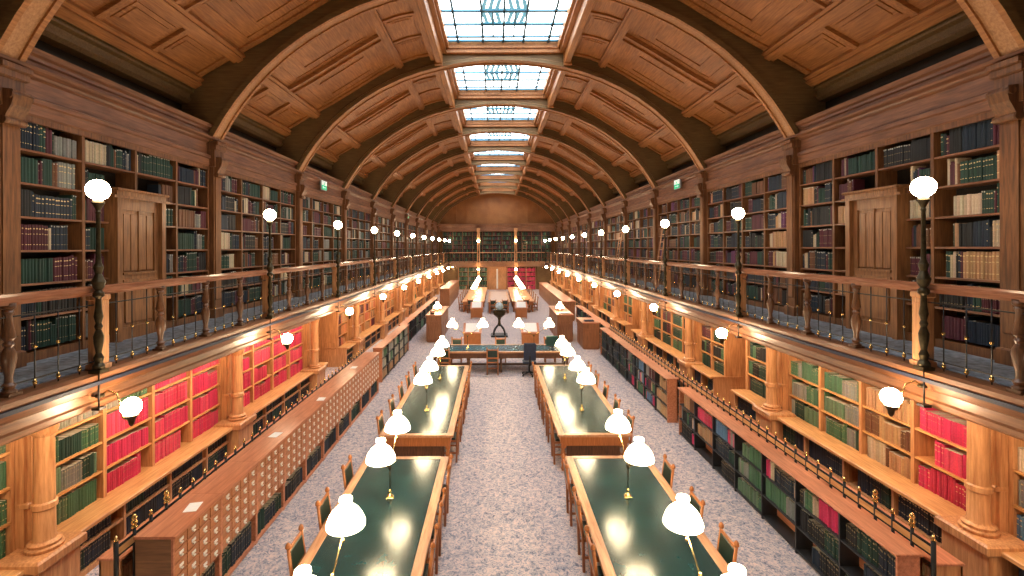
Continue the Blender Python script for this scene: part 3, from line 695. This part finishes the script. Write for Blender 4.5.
# office chair
t = thing('office_chair', (.98, 16.72, 0), 'navy high backed office chair at the near side of the crosswise table', 'chair')
MB().box(-.23, .23, -.22, .22, .44, .52, ch=.03).build('seat', 'navy', t)
MB().box(-.21, .21, -.30, -.23, .58, 1.18, ch=.03).build('backrest', 'navy', t)
MB().tube([(0, 0, .1), (0, 0, .45)], .03, 8).box(-.03, .03, -.29, 0, .40, .43).box(-.03, .03, -.31, -.28, .40, .75).build('column', 'iron', t)
mb = MB()
for i in range(5):
    a = 2 * PI * i / 5; mb.tube([(0, 0, .12), (.28 * math.cos(a), .28 * math.sin(a), .07)], .018, 6); mb.lathe(sphere_prof(.032, 6), .28 * math.cos(a), .28 * math.sin(a), .034, 8)
mb.build('castor_base', 'iron', t)
t = thing('computer_monitor', (1.88, 17.55, .757), 'dark teal backed monitor on the right end of the crosswise table', 'monitor')
MB().box(-.22, .22, -.02, .03, .10, .46, ch=.01).build('screen_case', 'teal', t)
MB().box(-.1, .1, -.08, .08, 0, .015).box(-.02, .02, -.01, .01, .015, .12).build('stand', 'iron', t)
# ------------------------------------------------------------------ lecterns, pedestal globe, desks
def lectern(loc, lab, wd, h):
    t = thing('sloped_display_stand', loc, lab, 'display stand', 'sloped display stands on the central carpet')
    mb = MB(); mb.box(-wd / 2, wd / 2, 0, .03, .08, h - .38); mb.box(-wd / 2, -wd / 2 + .04, .03, .45, 0, h - .38); mb.box(wd / 2 - .04, wd / 2, .03, .45, 0, h - .38); mb.box(-wd / 2 + .08, wd / 2 - .08, -.015, 0, .16, h - .46, ch=.005)
    mb.build('body', 'chair', t)
    MB().prism([(-.03, h - .38), (-.03, h - .34), (.48, h), (.50, h - .02), (.50, h - .38)], 'x', -wd / 2 - .03, wd / 2 + .03).build('sloped_top', 'cab', t)
    o = MB().box(-wd / 2 + .07, wd / 2 - .07, .02, .56, 0, .012).build('display_sheet', 'paper', t, loc=(0, 0, h - .325)); o.rotation_euler[0] = math.atan2(.34, .51)
    return t
lectern((-1.18, 20.3, 0), 'sloped wooden display stand left of centre behind the crosswise table', .72, 1.2)
lectern((1.28, 20.3, 0), 'sloped wooden display stand right of centre behind the crosswise table', .72, 1.2)
lectern((-1.38, 30.0, 0), 'sloped wooden display stand before the far left table', .72, 1.02)
lectern((1.42, 30.0, 0), 'sloped wooden display stand before the far right table', .72, 1.02)
t = thing('pedestal_globe', (-.0, 24.2, 0), 'pale blue globe on a dark carved pedestal in the middle of the aisle', 'globe')
MB().box(-.42, .42, -.42, .42, 0, .09, ch=.02).build('plinth', 'iron', t)
mb = MB()
for i in range(4):
    a = PI / 4 + PI / 2 * i; mb.tube([(q * math.cos(a), q * math.sin(a), z) for q, z in ((.40, .10), (.37, .24), (.28, .38), (.15, .50), (.05, .58))], [.05, .04, .04, .04, .05], 8)
mb.build('legs', 'iron', t)
MB().lathe([(.07, .50), (.10, .58), (.07, .66), (.06, .80), (.10, .92), (.20, 1.0), (.29, 1.08), (.32, 1.22), (.30, 1.30), (.34, 1.33)], 0, 0, 0, 18).build('bowl', 'bronze', t)
MB().lathe(sphere_prof(.20, 12), 0, 0, 1.50, 20).build('sphere', 'glassball', t)
MB().tube([(.23 * math.cos(a * PI / 12), 0, 1.50 + .23 * math.sin(a * PI / 12)) for a in range(-8, 21)], .012, 6).build('meridian_ring', 'brass', t)
def desk(x0, x1, y0, y1, h, lab, cat='cabinet'):
    cx, cy = (x0 + x1) / 2, (y0 + y1) / 2; hx, hy = (x1 - x0) / 2, (y1 - y0) / 2
    t = thing('card_desk', (cx, cy, 0), lab, cat)
    mb = MB(); mb.box(-hx, hx, -hy, hy, .06, h - .05); mb.box(-hx + .03, hx - .03, -hy + .03, hy - .03, 0, .06); mb.box(-hx - .01, hx + .01, -hy - .01, hy + .01, h * .72, h * .76)
    mb.box(-hx + .08, hx - .08, -hy - .015, -hy, .14, h * .66, ch=.006)
    n = max(2, int(2 * hy / .8))
    for i in range(n):
        a = -hy + 2 * hy * i / n
        for sg in (-1, 1): mb.box(sg * hx, sg * (hx + .015), a + .07, a + 2 * hy / n - .07, .14, h * .66, ch=.006)
    mb.build('body', 'desk', t)
    MB().box(-hx - .04, hx + .04, -hy - .04, hy + .04, h - .05, h, ch=.01).build('top', 'cab', t)
    return t
desk(-3.45, -2.75, 22.6, 26.0, 1.30, 'long brown wooden desk left of the pedestal globe')
desk(2.72, 3.45, 22.6, 26.0, 1.30, 'long brown wooden desk right of the pedestal globe')
desk(3.62, 4.34, 20.9, 22.4, 1.18, 'short brown wooden cabinet beside the right hand low bookcase')
desk(-4.3, -3.6, 35.5, 44.5, 1.45, 'pale oak cabinet row near the far left corner')
desk(3.9, 4.6, 29, 45, 1.2, 'long oak counter near the far right corner')
for x, y, z, lab in ((-3.05, 23.6, 1.302, 'small lamp on the left brown desk'), (2.95, 23.4, 1.302, 'small lamp on the right brown desk')):
    t = thing('desk_lamp', (x, y, z), lab + ', white shade glowing', 'lamp')
    MB().lathe([(.08, 0), (.08, .015), (.015, .03), (.012, .22)], 0, 0, 0, 12).build('base', 'brass', t)
    shade_mb(0, 0, .2).build('lamp_shade', 'shade', t)
pl = thing('desk_telephone', (-3.2, 22.95, 1.302), 'black telephone on the left brown desk', 'telephone')
MB().prism([(-.1, 0), (.1, 0), (.1, .03), (-.1, .08)], 'x', -.1, .1).build('body', 'iron', pl); MB().tube([(-.12, 0, .1), (.12, 0, .1)], .02, 8).build('handset', 'iron', pl)
for i, (x, y, z, wd, dp) in enumerate(((3.1, 24.6, 1.302, .36, .26), (2.98, 22.9, 1.302, .30, .22), (3.25, 23.0, 1.302, .24, .3), (3.95, 21.3, 1.182, .4, .3), (-.0 - 1.7, 35.6, .758, .4, .3), (1.6, 33.6, .758, .5, .5), (1.9, 36, .758, .4, .3), (-1.6, 38, .758, .4, .3))):
    labs = ['pile of white papers on the far part of the right brown desk', 'open white papers at the front left of the right brown desk', 'stack of papers at the front right of the right brown desk', 'dark stack of folders on the short cabinet',
            'white papers near the lamps on the far left table', 'large white sheets on the near end of the far right table', 'white papers beyond the first lamp on the far right table', 'white papers beyond the first lamps on the far left table']
    mb = MB()
    for q in range(4):
        dx = .02 * math.sin(q * 2.1 + i); mb.box(-wd / 2 + dx, wd / 2 + dx, -dp / 2 - dx, dp / 2 - dx, .012 * q, .012 * q + .011)
    tag(mb.build('paper_stack', 'paper' if i != 3 else 'navy', loc=(x, y, z)), labs[i], 'papers')
# ------------------------------------------------------------------ card catalogue cabinets on the left
cat0 = None; NC = 10; CL = 9.46 / NC
for u in range(NC):
    y = 5.34 + CL * (u + .5); lab = 'oak card catalogue cabinet of small drawers left of the tables, %s from the camera' % ORD[u]
    if cat0 is None:
        t = cat0 = thing('card_catalogue', (-4.0, y, 0), lab, 'card catalogue', 'card catalogue cabinets')
        h2 = CL / 2 - .002; dw = (CL - .05) / 4; dh = .146
        mb = MB(); mb.box(-.21, .19, -h2, h2, .455, 1.215, 1); mb.box(-.21, -.18, -h2, h2, 0, .455, 1); mb.box(-.18, .20, -h2, -h2 + .025, 0, .455); mb.box(-.18, .20, h2 - .025, h2, 0, .455); mb.box(-.18, .20, -h2 + .025, h2 - .025, .02, .06)
        mb.box(.19, .215, -h2, -h2 + .025, .455, 1.215); mb.box(.19, .215, h2 - .025, h2, .455, 1.215)
        mb.build('carcass', ['cab', 'cab_v'], t)
        MB().box(-.23, .24, -h2 - .001, h2 + .001, 1.215, 1.245).build('top', 'cab', t)
        for i in range(4):
            for j in range(5):
                yy = -h2 + .025 + dw * (i + .5); zz = .468 + dh * j + dh / 2 + .003
                d = MB().box(.19, .212, -dw / 2 + .008, dw / 2 - .008, -dh / 2 + .006, dh / 2 - .006, ch=.004).build('drawer', 'drawer', t, loc=(0, yy, zz))
                MB().box(.212, .220, -.036, .036, -.004, .028).box(.212, .232, -.018, .018, -.03, -.016).build('label_holder', 'glabel', d)
    else: copy_tree(cat0, (-4.0, y, 0), 0, lab)
    SLOTS.append(dict(s=-1, x=3.83, d=.26, y0=y - CL / 2 + .03, y1=y + CL / 2 - .03, z=.062, h=.36, pal='dark', lev='c', b=u, c=0, r=0, rn=1, out=True))
for i, (x, y, rz) in enumerate(((-3.95, 5.95, .2), (-3.98, 8.25, -.1), (-3.9, 10.2, .1), (-4.0, 12.9, 0))):
    tag(MB().box(-.075, .075, -.11, .11, 0, .004).build('notice_sheet', 'paper', loc=(x, y, 1.246), rz=rz), 'white notice sheet lying on the card catalogue top, %s from the camera' % ORD[i], 'paper', 'sheets on the card catalogue')
# ------------------------------------------------------------------ low bookcases
def low_case(s, xf, xb, y0, y1, h, n, rows, lab, pals, lev, name='low_bookcase', idx=0, cat='bookcase', mats=('steel', 'cab')):
    cy = (y0 + y1) / 2; t = thing(name, (s * xf, cy, 0), lab, cat); W = (y1 - y0) / n; dd = abs(xb - xf); o = s if xb > xf else -s
    mb = MB(); mb.box(o * 0, o * dd, y0 - cy, y0 - cy + .025, 0, h - .03, 1); mb.box(0, o * dd, y1 - cy - .025, y1 - cy, 0, h - .03, 1); mb.box(o * (dd - .02), o * dd, y0 - cy, y1 - cy, .05, h - .03, 1)
    mb.build('carcass', list(mats), t)
    MB().box(-o * .03, o * (dd + .01), y0 - cy - .02, y1 - cy + .02, h - .03, h, ch=.006).build('top', 'cab', t)
    rh = (h - .03 - .06) / rows
    for i in range(1, n): MB().box(o * .0, o * (dd - .02), y0 - cy + W * i - .012, y0 - cy + W * i + .012, 0, h - .03).build('divider', mats[0], t)
    for r in range(rows): MB().box(o * .005, o * (dd - .02), y0 - cy + .025, y1 - cy - .025, .04 + rh * r, .06 + rh * r).build('shelf', mats[0], t)
    for i in range(n):
        for r in range(rows):
            SLOTS.append(dict(s=s, x=xf + .03, d=min(.22, dd - .06), y0=y0 + W * i + .03, y1=y0 + W * (i + 1) - .03, z=.06 + rh * r, h=rh - .03, pal=pals[(i * 7 + r * 3) % len(pals)] if not isinstance(pals, dict) else pals.get((i, r), 'mix'), lev=lev, b=idx, c=i, r=r, rn=rows, out=(o == s), neg=(o != s)))
    return t
P1 = {}
for i in range(7):
    for r in range(3): P1[(i, r)] = ['dark', 'mix', 'mix', 'green', 'mix', 'red', 'brown'][i] if r == 2 else ['dark', 'dark', 'mix', 'green', 'dark', 'brown', 'mix'][i]
P1[(2, 0)] = None; P1[(5, 0)] = None
low_case(1, 4.155, 4.42, 5.2, 11.4, 1.12, 7, 3, 'long low bookcase right of the tables, nearest one', P1, 'q', idx=0)
low_case(1, 4.155, 4.42, 12.16, 19.9, 1.12, 8, 3, 'long low bookcase right of the tables, second one', {(i, r): ('brown' if i == 0 else 'mix' if i < 4 else 'dark') for i in range(8) for r in range(3)}, 'q', idx=1)
low_case(1, 4.58, 4.86, 5.2, 19.6, 1.02, 14, 2, 'long low bookcase standing behind the right brass finial fence', ['brown', 'dark', 'mix'], 'z', idx=2, mats=('oak', 'oak'))
low_case(-1, 4.42, 4.66, 5.4, 15.2, .98, 10, 2, 'long low bookcase standing behind the left brass finial fence', ['dark', 'brown'], 'z', idx=3, mats=('oak', 'oak'))
low_case(-1, 3.95, 4.25, 15.9, 20.8, 1.15, 5, 3, 'low metal bookcase beyond the card catalogues on the left', {(i, r): ('pale' if r else 'brown') for i in range(5) for r in range(3)}, 'q', idx=4)
low_case(-1, 4.25, 4.55, 21.6, 33.6, 1.0, 8, 2, 'dark low bookcase on the left beyond the brown desk row', ['dark', 'mixg'], 'z', idx=5)
low_case(1, 4.62, 4.90, 20.6, 28.6, 1.0, 6, 2, 'dark low bookcase on the right behind the brown desk', ['dark', 'mixg'], 'z', idx=6)
# ------------------------------------------------------------------ fences with finials
def fence(s, x, y0, y1, h, lab):
    t = thing('finial_fence', (s * x, y0, 0), lab, 'fence'); n = int((y1 - y0) / .26)
    for i in range(n + 1):
        y = i * (y1 - y0) / n; tall = i in (1, 3)
        r = .024 if i == 0 else .018
        p = MB().tube([(0, y, 0), (0, y, h)], r, 6).build('post', 'iron', t)
        if tall: MB().lathe([(.02, 0), (.034, .02), (.02, .045), (.036, .07), (.022, .10), (.03, .125), (.02, .15), (.005, .165)], 0, y, h, 8).build('finial', 'brass', p)
        else: MB().lathe([(.014, 0), (.024, .02), (.012, .04), (.018, .055), (.003, .075)], 0, y, h, 8).build('finial', 'brass', p)
    MB().tube([(0, 0, h - .06), (0, y1 - y0, h - .06)], .014, 6).tube([(0, 0, h - .16), (0, y1 - y0, h - .16)], .014, 6).build('bar', 'iron', t)
    MB().box(-.012, .012, 0, y1 - y0, h - .145, h - .075).build('wooden_board', 'oak_h', t)
fence(-1, 4.31, 5.2, 15.0, 1.27, 'black iron fence with brass finials behind the card catalogues')
fence(1, 4.50, 5.15, 19.6, 1.28, 'black iron fence with brass finials behind the right low bookcases')
# ------------------------------------------------------------------ end wall
for s in (-1, 1):
    mb = MB(); mb.box(-.14, .14, -.14, .14, 0, 6.5); mb.box(-.19, .19, -.19, .19, 2.45, 2.95, ch=.02); mb.box(-.18, .18, -.18, .18, 6.1, 6.5, ch=.02); mb.box(-.18, .18, -.18, .18, 0, .3, ch=.02)
    trim(mb, 'oak', 'tall honey oak pillar before the end gallery, %s one' % SIDE[s], loc=(s * 1.95, 50.25, 0))
    t = gallery_lamp((s * 1.95, 50.0, GF), 'globe lamp at the end gallery rail by the %s pillar' % SIDE[s])
    sc = sconce(s, (s * 1.95, 49.70, 2.2), 'globe sconce on the %s pillar of the end wall' % SIDE[s], rz=(PI / 2) * s)
trim(MB().box(-5.0, 5.0, 50.1, YE, 2.47, 2.95), 'fascia', 'oak edge of the end gallery floor')
trim(MB().prism([(50.7, 6.2), (51.7, 6.2), (51.7, 6.98), (50.5, 6.98), (50.6, 6.75), (50.7, 6.6)], 'x', -6.2, 6.2), 'up_h', 'moulded cornice across the end wall below the arch')
mb = MB()
for x in (-4.4, -3.3, -2.2, -1.1, 0, 1.1, 2.2, 3.3, 4.4): mb.box(x - .05, x + .05, 51.6, 51.7, 6.98, 9.6)
trim(mb, 'ceil', 'upright strips panelling the wall inside the end arch')
t = thing('balustrade', (0, 50.2, GF), 'oak balustrade across the end gallery between the pillars', 'railing')
MB().box(-5.0, 5.0, -.06, .06, .96, 1.03).build('handrail', 'tab', t); MB().box(-5.0, 5.0, -.03, .03, .03, .08).build('bottom_rail', 'tab', t)
for i in range(21):
    x = -4.9 + .49 * i
    if abs(abs(x) - 1.95) > .2: MB().lathe(TB, x, 0, 0, 8).build('baluster', 'turn', t)
ENDS = []
def end_case(x0, x1, z0, z1, y, rows, pal, lab, mat):
    cx = (x0 + x1) / 2; t = thing('end_wall_bookcase', (cx, y, z0), lab, 'bookcase'); n = max(1, round((x1 - x0) / 1.05)); W = (x1 - x0) / n
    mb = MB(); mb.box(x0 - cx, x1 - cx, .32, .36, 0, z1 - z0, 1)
    for i in range(n + 1): mb.box(x0 - cx + W * i - .03, x0 - cx + W * i + .03, 0, .32, 0, z1 - z0)
    mb.build('frame', [mat, 'dark'], t)
    rh = (z1 - z0) / rows
    for r in range(rows + 1): MB().box(x0 - cx, x1 - cx, .005, .32, rh * r - .03 * (r > 0), rh * r + (.03 if r == 0 else 0)).build('shelf', mat, t)
    for r in range(rows):
        for i in range(n): ENDS.append((x0 + W * i + .05, x0 + W * (i + 1) - .05, y + .03, z0 + rh * r + (.03 if r == 0 else 0), rh - .05, pal))
end_case(-5.8, 5.8, GF + .0, 6.2, 51.2, 7, 'mixg', 'dark bookcase filling the end gallery wall', 'up')
end_case(-4.1, -1.05, .02, 2.4, 50.9, 5, 'green', 'bright oak bookcase of green books left of the end door', 'oak')
end_case(1.05, 4.1, .02, 2.4, 50.9, 5, 'red', 'bright oak bookcase of red books right of the end door', 'oak')
t = thing('door_20', (0, 51.0, 0), 'oak double door with glazed strips in the middle of the end wall', 'door'); t['kind'] = 'structure'
MB().box(-.95, -.7, -.1, .3, 0, 2.47).box(.7, .95, -.1, .3, 0, 2.47).box(-.7, .7, -.05, .3, 2.3, 2.47).build('door_frame', 'oak', t)
MB().box(-.7, -.03, 0, .05, 0, 2.3).box(.03, .7, 0, .05, 0, 2.3).build('door_leaf', 'oak', t)
MB().box(-.09, .09, -.03, 0, .1, 2.2).build('glazed_strip', 'paper', t)
for s in (-1, 1): trim(MB().box(s * 4.2, s * XW, 51.0, YE, 0, 2.47), 'ribside', 'dark panel at the %s corner of the end wall' % SIDE[s])
# ------------------------------------------------------------------ ladders, exit signs
def ladder(loc, rz, lab, h=2.6):
    t = thing('library_ladder', loc, lab, 'ladder', None, rz=rz)
    for sg in (-1, 1):
        p = MB().box(-.02, .02, sg * .2 - .015, sg * .2 + .015, 0, h).build('rail', 'tab', t)
    MB().lathe(sphere_prof(.05, 6), 0, -.2, h + .05, 8).build('knob', 'paper', t)
    for i in range(8): MB().box(-.03, .03, -.19, .19, .28 + .28 * i, .305 + .28 * i).build('rung', 'tab', t)
    t.rotation_euler[1] = .15 if loc[0] > 0 else -.15
    return t
ladder((5.82, 18.0, GF + .02), 0, 'pale wooden ladder leaning on the right gallery bookcase, nearer one', 2.3)
ladder((5.82, 24.2, GF + .02), 0, 'pale wooden ladder leaning on the right gallery bookcase, farther one', 2.3)
t = ladder((2.9, 50.75, GF + .02), PI / 2, 'wooden ladder standing on the end gallery', 2.0); t.rotation_euler[1] = -.12
def sign(s, y, lab, i):
    t = thing('exit_sign', (s * 6.22, y, 6.5), lab, 'exit sign', None)
    MB().box(-s * .0, -s * .05, -.26, .26, -.02, .32, ch=.01).build('sign_box', 'grey', t)
    MB().box(-s * .05, -s * .056, -.24, .24, .0, .15).build('green_panel', 'signg', t)
    MB().box(-s * .05, -s * .056, -.24, .24, .15, .30).build('white_panel', 'signw', t)
    mb = MB(); X = -s * .059; e = -s * .056
    q = 0.0
    mb.box(e, X, q + .02, q + .07, .225, .27); mb.prism([(q - .02, .22), (q + .05, .22), (q + .02, .17), (q - .05, .17)], 'x', e, X, 0)
    mb.box(e, X, q - .10, q - .03, .17, .185); mb.box(e, X, q + .03, q + .10, .20, .215); mb.build('running_figure', 'signg', t)
    mb = MB(); mb.box(e, X, -.10, .12, .065, .085); mb.prism([(-.16, .075), (-.09, .12), (-.09, .03)], 'x', e, X); mb.build('arrow', 'signw', t)
sign(-1, 16.8, 'green and white exit sign on the left cornice, nearer one', 0); sign(1, 16.8, 'green and white exit sign on the right cornice', 1)
sign(-1, 33.0, 'small green exit sign far along the left cornice', 2)
# ------------------------------------------------------------------ fill the shelves with books
def spine_pos(sl):
    # returns spine-face x (signed) and outward direction
    if sl.get('neg'): return sl['s'] * sl['x'], sl['s']
    return sl['s'] * sl['x'], -sl['s']
BOOKS = []; BR_ = random.Random(21)
def vary(c, a=.25): k = BR_.uniform(1 - a, 1 + a); return tuple(min(1, max(0, q * k * BR_.uniform(.93, 1.07))) for q in c)
CN = [(DG, 'dark green'), (NV, 'navy'), (BK, 'black'), (MR, 'maroon'), (CR, 'cream'), (BR, 'brown'), (RD, 'red'), (GR, 'green'), (GY, 'grey'), (TN, 'tan'), (PU, 'purple')]
def cname(c):
    best = min(CN, key=lambda q: sum((math.sqrt(a) - math.sqrt(b)) ** 2 for a, b in zip(q[0], c))); return best[1]
for si, sl in enumerate(SLOTS):
    if sl['pal'] is None: continue
    pal = PAL[sl['pal']]; y = sl['y0']; n = 0; far = (sl['y0'] > 24); run = 0
    fillto = sl['y1'] - (BR_.uniform(.05, .3) if BR_.random() < (.22 if sl['lev'] != 'l' else .08) else 0)
    while True:
        if run <= 0:
            run = BR_.choice([1, 1, 2, 3, 5, 12] if sl['lev'] == 'u' else [1, 2, 3, 6, 10, 14]) if sl['pal'] not in ('red', 'dark') else 9
            c0_ = BR_.choice(pal); hh = sl['h'] * BR_.uniform(.68, .93); tt = BR_.uniform(.026, .05) if not far else .085
            if sl['lev'] == 'w': hh = sl['h'] * .9
            band = BR_.random() < .55; setlike = run > 4 or sl['lev'] in 'lwc'
        run -= 1
        th = tt * BR_.uniform(.93, 1.07); 
        if y + th > fillto: break
        BOOKS.append(dict(si=si, y=y + th / 2, th=th - .002, h=min(sl['h'] * .96, hh * (BR_.uniform(.98, 1.02) if setlike else BR_.uniform(.88, 1.08))), c=vary(c0_, .18), n=n, band=band, dx=BR_.uniform(0, .02)))
        y += th; n += 1
def area(bk):
    sl = SLOTS[bk['si']]; x, o = spine_pos(sl)
    if o * (CX - x) < 0: return 0
    if sl['lev'] in ('z',) or (sl['lev'] == 'w' and sl['s'] < 0 and bk['y'] > 7): return 0
    if sl['lev'] == 'l' and sl['r'] == 3: return 0 if sl['b'] != 0 else 0
    u = [512 - 16.7 + F * (x - CX) / yy for yy in (bk['y'] - bk['th'] / 2, bk['y'] + bk['th'] / 2)]
    v0 = 247.7 + F * (EYE - sl['z']) / bk['y']; v1 = 247.7 + F * (EYE - sl['z'] - bk['h']) / bk['y']
    if min(u) < 1 or max(u) > 1023 or v1 > 560 or v0 < 10: return 0
    return abs(u[1] - u[0]) * (min(576, v0) - v1)
for bk in BOOKS: bk['a'] = area(bk)
ranked = sorted(range(len(BOOKS)), key=lambda i: -BOOKS[i]['a'])[:300]
top = set(ranked)
def book_faces(mb, x, o, bk, sl, gold=True):
    # o = outward direction of the spine
    y0, y1 = bk['y'] - bk['th'] / 2, bk['y'] + bk['th'] / 2; z0 = sl['z'] + .001; z1 = z0 + bk['h']; r = min(.012, bk['th'] * .35)
    xs = x - o * bk['dx']; xb = xs - o * sl['d'] * .9; n = len(mb.v); c = bk['c']
    P = [(xb, y0), (xs - o * r, y0), (xs, y0 + r), (xs, y1 - r), (xs - o * r, y1), (xb, y1)]
    for z in (z0, z1): mb.v += [(px, py, z) for px, py in P]
    for i in range(5): mb.quad((n + i, n + i + 1, n + 7 + i, n + 6 + i), 0, c)
    mb.quad((n + 6, n + 7, n + 10, n + 11), 0, (.62, .58, .48)); mb.quad((n + 7, n + 8, n + 9, n + 10), 0, c)
    if gold and bk['band']:
        e = xs + o * .0012
        for fz, w2 in (((.93, .018), (.62, .008), (.2, .008)) if sl['lev'] == 'u' else ((.86, .02), (.62, .008), (.2, .008))):
            k = len(mb.v); za = z0 + bk['h'] * fz
            mb.v += [(e, y0 + r * .6, za), (e, y1 - r * .6, za), (e, y1 - r * .6, za + w2), (e, y0 + r * .6, za + w2)]
            mb.quad((k, k + 1, k + 2, k + 3), 0, (.5, .48, .42) if fz == .93 else tuple(min(.7, q * .5 + g) for q, g in zip(c, (.26, .19, .09))))
stuff = MB()
for i, bk in enumerate(BOOKS):
    if i in top: continue
    sl = SLOTS[bk['si']]; x, o = spine_pos(sl); book_faces(stuff, x, o, bk, sl, bk['y'] < 26)
for (x0, x1, y, z, h, pal) in ENDS:
    x = x0
    while x < x1 - .1:
        hh = h * BR_.uniform(.7, .95); stuff.box(x, x + .095, y, y + .22, z, z + hh, 0, vary(BR_.choice(PAL[pal]), .3)); x += .1
o = stuff.build('shelved_books', 'book')
tag(o, 'all the remaining bound books filling the shelves along both walls and far end', 'books', kind='stuff')
LV = {'u': 'gallery bookcase', 'l': 'lower bookcase', 'w': 'shelf below worktop', 'c': 'card catalogue base', 'q': 'low bookcase'}
COLN = ['first', 'second', 'third', 'fourth', 'fifth', 'sixth', 'seventh', 'eighth']
SHORT = {'u': 'gallery', 'l': 'lower wall', 'w': 'under worktop', 'c': 'catalogue base', 'q': 'low case'}
for i in ranked:
    bk = BOOKS[i]; sl = SLOTS[bk['si']]; x, o = spine_pos(sl)
    y0 = bk['y'] - bk['th'] / 2; z0 = sl['z'] + .001; h = bk['h']; th = bk['th']; c = bk['c']; d = sl['d'] * .9; r = min(.012, th * .35)
    row = {7: ['lowest', 'second', 'third', 'fourth', 'fifth', 'sixth', 'top'], 4: ['lowest', 'second', 'third', 'top'], 3: ['lowest', 'middle', 'top'], 2: ['lower', 'upper'], 1: ['only']}[sl['rn']][sl['r']]
    bay = ORD[sl['b'] + 1] if sl['lev'] in 'ulw' else ORD[sl['b']]
    lab = '%s book, %s along the %s row, column %s, %s %s, %s bay' % (cname(c), ORD[bk['n']].replace('nearest', 'first'), row, COLN[sl['c']], SIDE[sl['s']], SHORT[sl['lev']], bay)
    grp = 'books on the %s shelf of the %s %s %s' % (row, bay, SIDE[sl['s']], LV[sl['lev']])
    xs = x - o * bk['dx']
    mb = MB(); P = [(-d, 0), (-r, 0), (0, r), (0, th - r), (-r, th), (-d, th), (-d, th - .003), (-.012, th - .003), (-.012, .003), (-d, .003)]
    # cover: spine + two boards as a U profile
    n = len(mb.v)
    for z in (0, h): mb.v += [(o * px, py, z) for px, py in P]
    for k in range(10): j = (k + 1) % 10; mb.quad((n + k, n + j, n + 10 + j, n + 10 + k), 0, c)
    for q in (0, 10): mb.quad((n + q + 0, n + q + 1, n + q + 8, n + q + 9), 0, c); mb.quad((n + q + 4, n + q + 5, n + q + 6, n + q + 7), 0, c); mb.quad((n + q + 1, n + q + 2, n + q + 3, n + q + 4, n + q + 7, n + q + 8), 0, c)
    bo = mb.build('book', 'book', loc=(xs, y0, z0)); tag(bo, lab, 'book', grp)
    MB().box(o * -.012, o * (-d + .006), .003, th - .003, .004, h - .005).build('page_block', 'pages', bo)
    if bk['band']:
        mb = MB(); e = o * .0012
        for fz, w2 in ((.82, .016), (.62, .008), (.2, .008)): mb.box(o * .0002, e, r * .7, th - r * .7, h * fz, h * fz + w2)
        mb.build('gilt_bands', 'gilt', bo)
